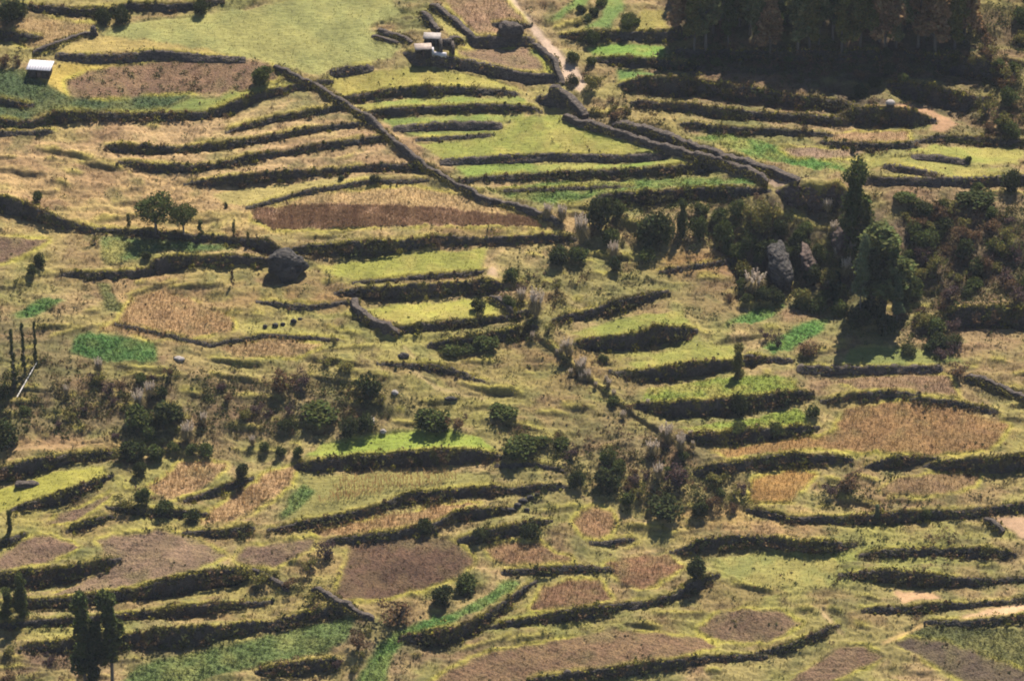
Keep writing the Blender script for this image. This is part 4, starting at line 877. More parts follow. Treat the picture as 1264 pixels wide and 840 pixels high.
def plant(name, lobes, per, leaf, trunkparts, seed, mat=None, bark=None, tint=0.35):
    """root empty > crown (leaf cloud), trunk / stem"""
    r = np.random.default_rng(seed); pts = crown_points(lobes, per, r)
    pts = pts[pts[:, 2] > 0.02]
    cl = 0.75 + 0.6 * vnoise(pts[:, 0] * 2.2 + 5, pts[:, 2] * 2.2 + pts[:, 1], 4)
    col = (cl * r.uniform(1 - tint, 1 + tint, len(pts)))[:, None] * np.ones((1, 3))
    col[:, 0] *= r.uniform(0.85, 1.2, len(pts))
    V, F, C_ = leaf_cloud(pts, r.uniform(0.7, 1.3, len(pts)) * leaf, col, 1.7, r)
    crown = mk('crown', V, F, mat or M_SHRUB, C_, None, False, None, link=False)
    root = bpy.data.objects.new(name, None); root.empty_display_size = 0.2
    crown.parent = root
    Vt, Ft, Ct = join(trunkparts)
    tr = mk('trunk' if 'shrub' not in name else 'stem', Vt, Ft, bark or M_BARK, None, None, True, None, link=False); tr.parent = root
    return root
PLACED = []
def place(proto, u, v, height, rz=None, color=None, width=1.0, sink=0.1, label=None, cat=None, group=None, hm=None, pt=None):
    """height in picture units; the prototype is 1 m tall"""
    p = P(u, v) if pt is None else pt
    p = np.asarray(p).reshape(3); h = height * mpp(p) / math.cos(PITCH) if hm is None else hm
    p = p.copy(); p[2] -= sink * 0.5
    o = proto.copy(); scene.collection.objects.link(o); o.location = p.tolist(); o.scale = (h * width, h * width, h)
    o.rotation_euler = (0, 0, random.uniform(0, 6.28) if rz is None else rz)
    for ch in proto.children:
        d = ch.copy(); scene.collection.objects.link(d); d.parent = o
        if color is not None and d.name.split('.')[0] in ('crown', 'leaves', 'plumes'): d.color = (*color, 1) if d.name.split('.')[0] != 'plumes' else d.color
    tag(o, label, cat, group); return o
def stemset(k, r, h=0.5):
    out = []
    for q in range(k):
        a = r.uniform(0, 6.28); e = np.array([math.cos(a) * 0.25, math.sin(a) * 0.25, h])
        out.append(tube([[0, 0, -0.15], e * [0.4, 0.4, 0.5], e], [0.03, 0.022, 0.01], 5))
    return out
shr = []
for s in range(6):
    r = np.random.default_rng(40 + s); lobes = [(0, 0, 0.45, 0.42, 0.42, 0.45)]
    for q in range(5 + s % 3):
        a = r.uniform(0, 6.28); d = r.uniform(0.15, 0.36); rr = r.uniform(0.2, 0.32)
        lobes.append((math.cos(a) * d, math.sin(a) * d, r.uniform(0.25, 0.75), rr, rr, rr))
    shr.append(plant('shrub', lobes, 1900, 0.075, stemset(4, r), 60 + s))
loose = []
for s in range(4):
    r = np.random.default_rng(80 + s); lobes = []
    for q in range(11):
        a = r.uniform(0, 6.28); d = r.uniform(0.1, 0.5); rr = r.uniform(0.13, 0.25); lobes.append((math.cos(a) * d, math.sin(a) * d, r.uniform(0.2, 0.85), rr, rr, rr * 1.1))
    loose.append(plant('shrub', lobes, 1500, 0.06, stemset(6, r, 0.7), 90 + s))
# trees, 1 m tall prototypes
def round_tree(seed):
    r = np.random.default_rng(seed); lobes = [(0, 0, 0.66, 0.34, 0.34, 0.28)]
    for q in range(9):
        a = q * 0.7 + r.uniform(0, 0.4); lobes.append((math.cos(a) * 0.27, math.sin(a) * 0.27, r.uniform(0.48, 0.8), 0.17, 0.17, 0.13))
    tp = [tube([[0, 0, -0.1], [0.01, 0, 0.2], [0, 0.01, 0.45]], [0.035, 0.028, 0.02])]
    for q in range(6):
        a = q * 1.05; tp.append(tube([[0, 0, 0.25 + 0.03 * q], [math.cos(a) * 0.12, math.sin(a) * 0.12, 0.45], [math.cos(a) * 0.24, math.sin(a) * 0.24, 0.62]], [0.018, 0.012, 0.006], 5))
    return plant('round_tree', lobes, 11000, 0.03, tp, seed)
def tall_tree(name, seed, w=0.13, z0=0.25, gap=0.5, per=60000, leaf=0.021, n=26, bark=None, taper=0.5):
    r = np.random.default_rng(seed); lobes = []; tp = [tube([[0, 0, -0.05], [0.01, 0, 0.3], [-0.008, 0.01, 0.65], [0, 0, 0.97]], [0.016, 0.013, 0.008, 0.003])]
    for q in range(n):
        z = z0 + (0.97 - z0) * (q + r.random()) / n; t = (z - z0) / (1 - z0); env = w * (math.sin(min(1, t * 1.2 + 0.22) * math.pi) ** taper if t < 0.8 else max(0.25, 1.6 * (1 - t) + 0.3))
        a = r.uniform(0, 6.28); d = env * r.uniform(0.15, 0.85); rr = w * r.uniform(0.26, 0.5)
        lobes.append((math.cos(a) * d, math.sin(a) * d, z, rr, rr, rr * 1.25))
        tp.append(tube([[0, 0, z - 0.08], [math.cos(a) * d * 0.6, math.sin(a) * d * 0.6, z - 0.02], [math.cos(a) * d, math.sin(a) * d, z]], [0.006, 0.004, 0.002], 4))
    return plant(name, lobes, per, leaf, tp, seed, None, bark)
RT = [round_tree(3), round_tree(5)]
EU = [tall_tree('eucalyptus', 10 + s, 0.12 + 0.015 * s, 0.22 + 0.05 * (s % 2), bark=M_PALEBARK) for s in range(4)]
WD = [tall_tree('eucalyptus', 30 + s, 0.13 + 0.02 * s, 0.2, per=42000, leaf=0.025, n=24, bark=M_PALEBARK) for s in range(4)]
PO = [tall_tree('poplar', 50 + s, 0.2, 0.05, per=24000, leaf=0.022, n=44, taper=0.35) for s in range(2)]
YT = [tall_tree('young_tree', 70 + s, 0.2, 0.22, per=9000, leaf=0.04, n=13) for s in range(2)]
CACT = tall_tree('columnar_tree', 90, 0.07, 0.03, per=120000, leaf=0.014, n=34, taper=0.12)
GD = tuple(alb((82, 92, 50))); GDK = tuple(alb((66, 74, 44))); GO = tuple(alb((116, 114, 62))); GB = tuple(alb((104, 86, 62))); GP = tuple(alb((92, 78, 72))); GY_ = tuple(alb((118, 122, 56))); GPALE = tuple(alb((104, 118, 84)))
CC = {'d': GD, 'k': GDK, 'o': GO, 'b': GB, 'p': GP, 'y': GY_}
# lone trees
place(RT[0], 193, 291, 46, width=1.15, color=GD, label='larger of two round dark trees side by side above the small vivid plot', cat='tree', group='pair of round trees')
place(RT[1], 226, 292, 39, width=0.95, color=GD, label='smaller right-hand one of the two round dark trees', cat='tree', group='pair of round trees')
place(YT[0], 160, 284, 20, color=GO, label='thin young tree left of the pair of round trees', cat='tree')
place(YT[1], 247, 298, 26, color=GD, width=0.9, label='spindly young tree right of the pair of round trees', cat='tree')
place(YT[0], 289, 294, 17, color=GO, label='tiny sapling further right of the round trees', cat='tree')
place(YT[1], 288, 354, 20, color=GB, width=0.6, label='small bare sapling below the hedge left of the boulder', cat='tree')
place(YT[0], 307, 306, 20, color=GO, width=0.8, label='pale young tree standing on the wall left of the boulder', cat='tree')
place(EU[0], 106, 848, 122, color=GD, width=1.1, label='left one of the two tall dark eucalyptus at the bottom left', cat='tree', group='two tall eucalyptus')
place(EU[1], 138, 846, 118, color=GD, width=1.1, label='right one of the two tall dark eucalyptus at the bottom left', cat='tree', group='two tall eucalyptus')
place(EU[2], 120, 856, 90, color=GDK, width=1.1, label='shorter dark eucalyptus filling the gap under the two tall ones', cat='tree')
place(PO[0], 28, 762, 54, color=GD, width=0.9, label='small dark conifer-like tree at the lower left', cat='tree')
place(PO[1], 11, 762, 36, color=GD, width=1.3, label='shorter bushy tree beside the conifer-like one, lower left', cat='tree')
place(PO[0], 12, 658, 28, color=GD, width=0.75, label='tiny dark cypress above the rounded wall end', cat='tree')
for k, (x, y, h, t) in enumerate([(18, 478, 72, 'leftmost of the three dark columnar plants near the pale pole'), (32, 462, 64, 'middle one of the three dark columnar plants near the pale pole'), (45, 452, 56, 'rightmost and shortest of the three dark columnar plants')]):
    place(CACT, x, y, h, color=GD, width=0.8, label=t, cat='tree', group='three dark columnar plants')
place(PO[0], 1052, 312, 104, color=GD, width=1.0, label='tall dark tree rising against the pink cliff', cat='tree')
place(EU[3], 1091, 384, 104, color=tuple(alb((96, 106, 62))), width=1.9, label='largest leaning green tree at the foot of the cliff', cat='tree')
place(PO[0], 1076, 390, 90, color=GDK, width=1.0, label='dark tree tucked left of the largest green tree', cat='tree')
place(EU[3], 1062, 392, 100, color=GPALE, width=0.6, label='thin pale leaved tree between the tall dark trees at the cliff', cat='tree')
place(EU[0], 1106, 402, 70, color=GPALE, width=1.1, label='slender pale grey-green tree in front of the largest tree', cat='tree')
place(PO[1], 1118, 384, 50, color=GD, width=1.0, label='short dark tree just right of the slender pale one', cat='tree')
place(PO[0], 912, 466, 40, color=GO, width=1.0, label='small post-like leafy tree at the end of the smooth wall', cat='tree')
place(PO[1], 1082, 643, 15, color=GPALE, width=1.2, label='tiny grey-green tree on the long low wall, lower right', cat='tree')
place(PO[0], 843, 290, 42, color=GD, width=0.8, label='narrow upright dark tree among the gully bushes', cat='tree')
# eucalyptus wood
GWB = tuple(alb((150, 126, 90))); GW2 = tuple(alb((116, 120, 76)))
r = np.random.default_rng(77); wood = []
for row, (y, n, x0, x1) in enumerate([(64, 14, 838, 1200), (48, 12, 846, 1195), (28, 11, 840, 1205), (2, 10, 852, 1210), (-30, 8, 845, 1215)]):
    for k in range(n):
        x = x0 + (x1 - x0) * (k + r.uniform(0.1, 0.9)) / n; wood.append((x, y + r.uniform(-7, 7)))
for x, y in wood:
    place(WD[int(r.integers(4))], x, y, r.uniform(74, 108), width=r.uniform(0.8, 1.25), color=[GD, GWB, GW2, GO][int(r.integers(4))] if x < 1050 else [GWB, GWB, GW2, GO][int(r.integers(4))],
          label='dark slender tree in the eucalyptus wood at the top', cat='tree', group='trees of the eucalyptus wood')
# shrubs one can point at: (x, foot y, half width, height, colour, label)
SH = [
 (455,487,17,31,'k','large round black-green bush alone above the grassy hump'),
 (536,532,24,29,'d','broad dark bush just behind the bright grassy hump'),
 (562,530,16,20,'b','brownish bush right behind the bright grassy hump'),
 (470,500,10,14,'o','small olive bush beside the short pale path on the slope'),
 (169,526,19,27,'d','round bush right under the pink plume clump'),
 (205,522,21,30,'k','dark bush beside the pink plume clump'),
 (196,490,11,18,'k','dark bush above the pink plume clump'),
 (174,473,9,13,'d','small bush at the top left of the plume clumps'),
 (124,473,12,13,'o','olive bush with a pale plume on top below the vivid plot'),
 (430,538,15,28,'k','dark bush left of the grassy hump'),(452,532,13,26,'k','dark bush touching the left end of the grassy hump'),
 (398,517,24,19,'d','wide dark thorn bush up the slope from the grassy hump'),(354,531,12,17,'k','compact dark bush in the brown scrub left of centre'),
 (346,484,20,26,'b','large grey-brown leafless bush in the left scrub'),(372,482,15,26,'p','purplish bare bush next to the grey-brown one'),
 (403,450,13,13,'o','olive bush above the purplish bare bush'),(427,456,13,12,'o','low olive bush above the lone round bush'),
 (8,548,20,32,'k','big dark bush at the left edge above the bushy wall'),(2,492,14,24,'k','dark bush cut by the left edge below the columnar plants'),
 (166,570,18,26,'k','largest dark bush of the row above the ledge'),(191,567,13,19,'d','bush at the right of the largest in the row'),(148,568,11,18,'o','olive bush at the left end of the row above the ledge'),
 (213,557,9,12,'d','small bush in the row, just right of the pair'),(236,561,9,16,'d','bush below the right-hand plume clump'),(254,562,13,18,'d','round bush in the row near its right end'),
 (173,587,10,19,'k','single dark bush under the row, left of the maize plot'),(298,592,9,21,'k','narrow dark bush between the two maize plots'),
 (326,558,8,13,'d','small round bush left of three by the hump'),(346,564,7,15,'d','middle small round bush by the hump'),(367,565,7,16,'d','right small round bush by the hump'),
 (155,632,15,24,'o','fuzzy olive bush under the left maize plot'),(176,622,11,22,'d','dark bush at the tip of the left maize plot'),(204,636,14,16,'k','dark bush in the wall under the maize plots'),(236,642,11,16,'k','round dark bush at the end of the wall under the maize plots'),
 (713,600,12,24,'k','round dark bush left of the big gully bushes'),(752,600,17,27,'k','largest dark bush of the lower gully'),(751,572,12,25,'d','dark bush directly above the largest in the lower gully'),
 (640,560,24,22,'d','wide green bush above the rubble ledge'),(666,549,13,12,'d','low bush on the shoulder left of the lower gully'),(692,553,12,12,'d','flat bush left of the upper gully bushes'),(630,563,9,13,'d','small round bush at the right end of the hump'),
 (774,622,10,18,'d','bush on the path line under the largest gully bush'),(820,632,27,22,'k','wide flat dark bush at the foot of the gully'),(863,637,11,20,'k','round dark bush right of the wide flat one'),
 (838,600,18,30,'p','purplish brown bush at the foot of the pink plumes'),(844,568,8,13,'d','small bush on the slope by the pink plumes'),(889,612,7,11,'d','tiny bush beside the yellow weeds'),(884,596,14,16,'o','olive bush left of the bright orange weeds'),
 (1003,514,9,20,'d','small bush left of the large orange field'),(622,515,20,14,'d','low bush on the slope right of the hump'),
 (322,103,14,22,'d','round green bush at the corner of the reddish rough field'),(131,30,12,22,'k','left bush by the stone stump at the meadow corner'),(150,29,11,25,'k','taller bush by the meadow corner'),(10,27,18,32,'k','dark bush in the very top left corner'),(27,20,12,22,'k','second dark bush of the top left corner'),(247,17,11,18,'k','dark bush on the top wall above the meadow'),
 (6,82,10,16,'b','brown bush left of the white shed'),(22,82,7,14,'b','small brown bush touching the white shed'),
 (590,384,10,18,'k','dark bush block behind the curved wall terrace'),(556,438,14,15,'d','left bush under the curved wall terrace'),(577,436,12,13,'d','middle bush under the curved wall terrace'),(601,432,17,18,'d','right bush under the curved wall terrace'),
 (741,282,17,44,'k','tall dark bush at the top of the gully'),(765,268,11,22,'d','bush behind the tall dark one in the gully'),(755,302,12,24,'d','round bush right of the white plumes'),(802,300,22,42,'k','massive dark bush in the middle of the gully top'),(822,297,14,38,'d','tall bush right of the massive gully bush'),
 (866,266,10,16,'d','small ball bush on the ledge, left'),(862,295,12,30,'d','ball-shaped bush below the thick dark wall'),(896,300,14,32,'d','second ball-shaped bush below the thick dark wall'),(909,264,11,20,'d','ball bush at the top of the ledge, right'),(928,272,14,26,'o','olive bush near the pale outcrop'),
 (800,319,13,16,'d','bush by the grassy ledge under the massive one'),(760,335,9,19,'k','little round bush on the pale slope'),(690,325,15,22,'k','left bush of the dark pair above the olive slope'),(716,323,14,20,'d','right bush of the dark pair above the olive slope'),(632,348,10,22,'d','green bush right of the footpath by the curved wall'),(630,378,9,16,'d','bush at the corner of the terrace footpath'),
 (916,356,9,17,'d','green bush left of the pale pampas clump'),(902,374,7,14,'b','small brown bush above the upper vivid strip'),(923,374,7,13,'d','small green bush above the upper vivid strip'),(785,388,0,0,'d',''),
 (1062,402,17,24,'k','dark bush at the tip of the lower vivid strip'),(1093,412,15,30,'k','dark bush under the slender pale tree'),(1158,432,15,24,'k','round dark bush right of the pale scree line'),
 (1206,252,27,16,'k','wide dark bush on the tan shelf near the right edge'),(1118,248,16,11,'d','low bush on the shelf behind the tall trees'),(1246,236,14,30,'k','black-green bush at the right edge below the olive field'),(1205,233,9,9,'d','small bush on the straight grey wall'),(1194,200,5,9,'d','tiny round bush on the thin wall in the yellow green field'),(1190,256,9,10,'o','olive bush left under the wide shelf bush'),
 (490,770,24,30,'b','big brown bush beside the narrow vivid strip'),(545,744,15,24,'k','dark bush above the vivid strip, left'),(576,733,16,26,'d','tall dark bush above the vivid strip, right'),(442,802,15,26,'b','brown bush left of the vivid strip'),
 (526,656,11,17,'k','round bush on the wall above the dark brown field'),(656,664,13,24,'k','round dark bush ending the wall near the small brown plots'),(594,668,12,18,'k','dark bush at the left end of the wall by the reddish plot'),
 (860,722,14,30,'k','dark bush at the corner of the bright rim'),(320,722,16,20,'o','olive bush at the end of the long ploughed-field wall'),(302,716,14,20,'o','scrubby bush over the pale brown ploughed field wall'),
 (402,690,14,24,'p','purplish bush left of the large dark brown field'),(384,702,12,18,'o','olive bush left of the purplish one'),(1145,640,9,12,'k','bush bump on the long low dark wall'),(520,440,0,0,'d',''),
 (1046,604,18,24,'b','large scrubby bush on the bank right of the orange patch'),(1025,612,12,18,'p','smaller scrubby bush left on the same bank'),(1182,465,16,16,'b','brown bush by the diagonal dark wall'),(1000,440,16,18,'b','brown bush between vivid strip and dull green field'),(960,428,9,18,'p','dark small bush left of the lower vivid strip'),(945,418,9,14,'p','bush between the two vivid strips'),
 (650,20,0,0,'d',''),(732,56,9,22,'d','round shrub in front of the topmost dark wall by the wood'),(707,76,9,14,'d','bush right of the pale path top'),(707,104,7,16,'k','small dark bush beside the end of the pale path'),(731,82,7,13,'d','little bush at the corner of the green plot'),(730,112,12,22,'o','olive bush on the lane side slope'),(761,148,14,16,'b','brown bush mound above the lane'),(948,270,16,26,'o','olive bush below the plateau edge'),
 (960,540,10,16,'d','bush in the lowest gully wall, right part'),(912,535,12,14,'d','bush in the lowest gully wall, middle'),(825,498,0,0,'d',''),(915,512,13,30,'k','bush bulging from the middle gully wall'),(968,500,12,18,'k','round bush near the right end of the middle gully wall'),
 (1052,190,4,11,'k','small dark bush in front of the pinkish plot'),(45,350,0,0,'d',''),(49,330,9,22,'k','dark leaning bush left of the green plot'),(40,338,8,12,'k','small dark bush beside the leaning one'),(181,320,7,10,'k','small bush under the small vivid plot'),(46,250,7,15,'d','bush above the sunken hedge at the left'),(118,302,8,13,'o','olive bush left of the small vivid plot'),
 (563,226,5,6,'o','tiny bush by the diagonal wall'),(463,226,7,12,'k','round dark bush on the thin bank under the tan terraces'),(422,222,5,6,'k','small dark bump under the lowest tan wall'),(412,425,6,14,'o','small scrub tuft below the curved wall'),(280,258,3,9,'k','tiny dark bush in the pale golden area'),
]
for k, (x, y, hw, h, c, lb) in enumerate(SH):
    if hw == 0: continue
    pr = (shr if c in 'kd' else loose)[k % (6 if c in 'kd' else 4)]
    place(pr, x, y, h * 0.88, width=1.95 * hw * 0.94 / (h * 0.88) / 1.0 * math.cos(PITCH) * 0.98, color=CC[c], label=lb, cat='bush')
# thickets: every shrub on its own, the ones of a thicket alike
TH = [
 ('shrub in the thicket on the right hillside',[(1110,255),(1264,262),(1275,372),(1180,375),(1180,440),(1120,440),(1125,380),(1120,300)],62,8,15,'kdobp',),
 ('shrub in the dark tangle at the foot of the cliff',[(885,262),(960,256),(1030,300),(1050,385),(1000,385),(945,368),(895,330)],24,7,13,'kd',),
 ('dark shrub under the eucalyptus wood',[(850,66),(1200,66),(1200,98),(1060,124),(980,104),(860,92)],12,6,10,'kkdb',),
 ('scrubby bush on the steep top right slope',[(1170,60),(1210,20),(1275,0),(1275,165),(1200,162),(1225,120)],24,8,15,'obod',),
 ('small shrub in the brown scrub band on the left',[(40,470),(110,462),(240,462),(300,485),(470,480),(480,520),(400,548),(130,548),(20,520)],18,5,10,'obpd',),
 ('shrub in the lower gully thicket',[(690,555),(770,560),(870,575),(930,610),(900,640),(790,612),(700,610)],14,6,11,'dobp',),
 ('small bush along the plumed gully',[(625,335),(670,310),(730,420),(800,520),(850,560),(800,540),(700,450),(640,395)],8,5,9,'dobp',),
 ('scrub bush on the slope beside the pale path and lane',[(700,75),(740,100),(800,165),(760,150),(712,110)],6,5,10,'obo',),
 ('bush between the green strips at the top',[(684,32),(740,-5),(752,4),(735,24),(700,36)],5,6,10,'dko',),
 ('bush in the hedge beside the yellow green plot',[(764,36),(776,5),(790,0),(784,36)],4,6,9,'dk',),
 ('brown scrub bush in the bottom left corner',[(0,795),(40,800),(90,815),(80,845),(0,845)],5,7,12,'bpo',),
 ('brown scrub bush beside the green corner plot',[(330,700),(372,722),(440,772),(470,790),(430,835),(400,838),(420,790)],7,6,11,'bpo',),
]
r = np.random.default_rng(123); nth = 0
for label, poly, n, r0, r1, cols in TH:
    xs = [q[0] for q in poly]; ys = [q[1] for q in poly]; got = 0; pts = []
    for a in range(4000):
        if got >= n: break
        u, v = r.uniform(min(xs), max(xs)), r.uniform(min(ys), max(ys))
        if not inpoly(np.array([u]), np.array([v]), poly)[0]: continue
        if any(((u - q[0]) / 1.3) ** 2 + (v - q[1]) ** 2 < (r0 * 0.75) ** 2 for q in pts): continue
        pts.append((u, v)); got += 1; hw = r.uniform(r0, r1); h = hw * r.uniform(1.1, 1.7); c = cols[int(r.integers(len(cols)))]
        place((shr if c in 'kd' else loose)[int(r.integers(6 if c in 'kd' else 4))], u, v + h * 0.3, h, width=1.9 * hw / h * math.cos(PITCH), color=CC[c], label=label, cat='bush', group=label.replace('shrub', 'shrubs').replace('bush ', 'bushes ')); nth += 1
for k, (x, y, hw, h) in enumerate([(925,312,12,22),(938,286,14,22),(962,290,10,18),(974,318,8,16),(918,342,12,22),(968,352,12,20),(1014,322,9,18),(1022,356,12,24),(955,372,12,18),(935,358,11,18),(990,378,12,20),(1035,372,13,24)]):
    place((shr if k % 3 else loose)[k % 4], x, y, h, width=1.9 * hw / h * math.cos(PITCH), color=[GD, GO, GDK][k % 3], label='shrub in the dark tangle at the foot of the cliff', cat='bush', group='shrubs in the dark tangle at the foot of the cliff')
# pampas grass
def pampas(seed):
    r = np.random.default_rng(seed); n = 420; a = r.uniform(0, 6.28, n); parts = []
    d = np.stack([np.cos(a), np.sin(a), a * 0], 1); reach = r.uniform(0.15, 0.5, (n, 1)); hh = r.uniform(0.35, 0.7, (n, 1)); side = np.stack([-d[:, 1], d[:, 0], a * 0], 1) * 0.012
    p0 = d * 0.06; p1 = d * reach * 0.5 + [0, 0, 1] * hh; p2 = d * reach + [0, 0, 1] * hh * r.uniform(0.4, 0.95, (n, 1))
    V = np.stack([p0 - side, p0 + side, p1 + side, p1 - side, p1 - side, p1 + side, p2 + side * .3, p2 - side * .3], 1).reshape(-1, 3)
    lv = mk('leaves', V, np.arange(len(V)).reshape(-1, 4), M_PLUME, np.repeat(r.uniform(0.6, 1.4, (n, 1)), 8, 0) * np.ones((1, 3)), link=False)
    pl = []; m = 24
    for k in range(m):
        aa = r.uniform(0, 6.28); dd = np.array([math.cos(aa), math.sin(aa), 0]) * r.uniform(0.03, 0.28); top = dd * 1.5 + [0, 0, r.uniform(0.8, 1.0)]; low = dd + [0, 0, r.uniform(0.5, 0.6)]
        q = 46; t = r.random(q)[:, None]; c = low * (1 - t) + top * t + r.normal(0, 0.022, (q, 3)) * (1.2 - t)
        pl.append(leaf_cloud(c, 0.035, np.ones((q, 3)) * r.uniform(0.75, 1.15, (q, 1)), 2.4, r))
    V, F, C_ = join(pl); pm = mk('plumes', V, F, M_PLUME, C_, link=False); pm.color = (0.50, 0.41, 0.31, 1)
    root = bpy.data.objects.new('pampas_grass', None); lv.parent = root; pm.parent = root; return root
PA = [pampas(1), pampas(2), pampas(3)]
PG = [(123,462,9,26,'lone pampas clump just below the vivid rounded plot'),(172,508,12,34,'pinkest pampas clump above the round bush on the left'),(186,492,9,26,'pampas clump behind the pinkest one'),(232,545,13,30,'white pampas clump in the row of bushes'),(250,525,8,20,'small pampas tuft above the white clump'),(82,492,6,20,'small pinkish pampas tuft in the left scrub'),(311,550,6,16,'tiny pampas tuft near the small round bushes'),
 (676,272,10,24,'white pampas beside the end of the diagonal wall'),(694,275,12,26,'broad white pampas behind the pink one'),(717,302,15,44,'tall pink pampas at the end of the tan field'),(757,318,12,24,'small pampas on the pale slope'),(662,392,16,40,'large cream pampas right of the curved wall terrace'),(644,372,8,20,'small pampas beside the large cream one'),(700,440,9,26,'pampas in the rust patch gully'),(716,462,9,24,'pampas lower in the rust patch gully'),(726,470,8,18,'small pampas by the gully stones'),
 (932,360,15,30,'widest pale pampas at the foot of the cliff'),(824,548,12,30,'upper pink pampas along the gully path'),(840,560,11,30,'lower pink pampas along the gully path'),(806,562,10,22,'pampas among the gully bushes'),(812,592,9,26,'pampas below the gully bushes'),(1022,262,10,20,'pink pampas hanging on the pink cliff'),(1046,345,10,32,'pampas between the cliff and the tall trees'),(1050,318,8,24,'pampas above it beside the tall trees'),(1030,292,9,22,'pale tuft on the cliff side'),(700,690,0,0,'')]
_r = np.random.default_rng(8)
for a in range(18):
    t = _r.random(); x = 655 + 215 * t + _r.normal(0, 7); y = 412 + 150 * t + _r.normal(0, 7); h_ = _r.uniform(8, 17); PG.append((x, y + 6, h_ * 0.4, h_, 'pale plumed tuft on the spur edge above the gully'))
for a in range(5):
    x = 1028 + _r.normal(0, 12); PG.append((x, 330 + _r.uniform(-30, 30), 6, _r.uniform(10, 18), 'pale plumed tuft hanging on the cliff beside the tall trees'))
for k, (x, y, hw, h, lb) in enumerate(PG):
    if hw == 0: continue
    place(PA[k % 3], x, y, h * 0.85, width=1.9 * hw / h * random.uniform(0.9, 1.3), color=tuple(alb((176, 160, 112))), label=lb, cat='pampas grass', group='pale plumed tufts along the spur edge' if 'spur edge' in lb else ('pale plumed tufts on the cliff' if 'hanging on the cliff beside' in lb else None))
# agave-like tall weeds, rocks
def rock(name, u, v, sx, sy, sz, seed, mat, label, cat='boulder', tilt=0.0, sub=ICO3V, faces=ICO3F, sink=0.25):
    p = P(u, v); d = sub.copy(); n = np.linalg.norm(d, axis=1)
    f = 0.75 + 0.5 * vnoise(d[:, 0] * 1.6 + seed, d[:, 1] * 1.6 + d[:, 2] * 1.1, seed % 8) + 0.22 * (vnoise(d[:, 0] * 4 + seed, d[:, 2] * 4 + d[:, 1] * 3, 2) - 0.5) + 0.1 * (vnoise(d[:, 0] * 9, d[:, 2] * 9 + d[:, 1] * 7, 3) - 0.5)
    s = mpp(p); V = d * f[:, None] * np.array([sx, sy, sz]) * s
    V[:, 0] += V[:, 2] * tilt; V[:, 2] += sz * s * (1 - sink * 2); V = V + p
    o = mk(name, V, faces, mat, None, None, False, p); tag(o, label, cat); return o
rock('boulder', 355, 337, 24, 16, 20, 3, M_ROCK, 'large dark grey boulder at the end of the hedge wall')
rock('boulder', 33, 599, 15, 8, 4, 5, M_STONE, 'flat dark rock slab on the yellow green ledge at the left edge')
rock('boulder', 11, 551, 5, 4, 3, 6, M_ROOFR, 'pale boulder at the foot of the big bush on the left edge')
rock('boulder', 556, 494, 8, 4, 2.5, 7, M_ROCK, 'grey rock lying on the central slope')
rock('boulder', 487, 486, 4, 3, 3, 8, M_ROOFR, 'small white rock right of the lone round bush')
rock('boulder', 459, 522, 4, 6, 5, 9, M_ROOFR, 'upright pale rock above the left end of the grassy hump')
rock('boulder', 473, 535, 4, 3, 3, 10, M_ROOFR, 'small pale rock at the edge of the grassy hump')
rock('boulder', 498, 440, 6, 5, 3, 11, M_ROCK, 'pale flat stones on the slope below the curved wall')
rock('boulder', 222, 444, 6, 4, 3, 12, M_ROOFR, 'whitish stones right of the vivid rounded plot')
rock('rock_mound', 632, 42, 15, 14, 11, 13, M_STONE, 'dark stone knob on the pale mound above the lane', 'rock')
rock('boulder', 700, 835, 5, 4, 3, 14, M_STONE, 'stone in the bottom hedge bank')
rock('boulder', 116, 44, 4, 4, 9, 21, M_STONE, 'upright stone stump at the meadow corner')
rock('rock_outcrop', 962, 336, 15, 36, 25, 15, M_ROCK, 'large rounded grey cliff nose left of the tall trees', 'rock outcrop', -0.1)
rock('rock_outcrop', 999, 332, 8, 26, 19, 16, M_CLIFF, 'narrow tan rock fin beside the grey cliff nose', 'rock outcrop', -0.45)
rock('rock_outcrop', 1036, 305, 12, 16, 18, 18, M_CLIFF, 'small pinkish rock face partly behind the tall tree', 'rock outcrop')
for k, (x, y, s) in enumerate([(656,615,5),(646,620,6),(640,626,5),(663,612,4),(632,632,5),(650,630,4)]):
    o = rock('rubble_stone', x, y, s, s * .8, s * .6, 40 + k, M_ROCK, 'grey rubble stone heaped right of the maize terrace walls', 'stone', sub=ICOV, faces=ICOF); o['group'] = 'heap of grey rubble stones'
for k, (x, y, s) in enumerate([(328,404,3),(340,403,4),(350,401,3),(362,398,4),(371,395,3)]):
    o = rock('field_stone', x, y, s, s, s * .8, 60 + k, M_ROCK, 'small field stone in the short line left of the curved wall', 'stone', sub=ICOV, faces=ICOF); o['group'] = 'line of field stones'

# ------------------------------------------------------------ buildings
def box(c, s, rz=0.0, top_shift=None):
    x, y, z = np.array(s) / 2
    V = np.array([[-x,-y,-z],[x,-y,-z],[x,y,-z],[-x,y,-z],[-x,-y,z],[x,-y,z],[x,y,z],[-x,y,z]], float)
    if top_shift is not None: V[4:] += np.array(top_shift)
    ca, sa = math.cos(rz), math.sin(rz); V[:, :2] = V[:, :2] @ np.array([[ca, sa], [-sa, ca]])
    F = np.array([[0,3,2,1],[4,5,6,7],[0,1,5,4],[1,2,6,5],[2,3,7,6],[3,0,4,7]])
    return V + np.array(c), F, np.ones((8, 3))
def bpart(name, parts, mat, root):
    V, F, C_ = join(parts); o = mk(name, V, F, mat, None, None, False, None); o.parent = root; return o
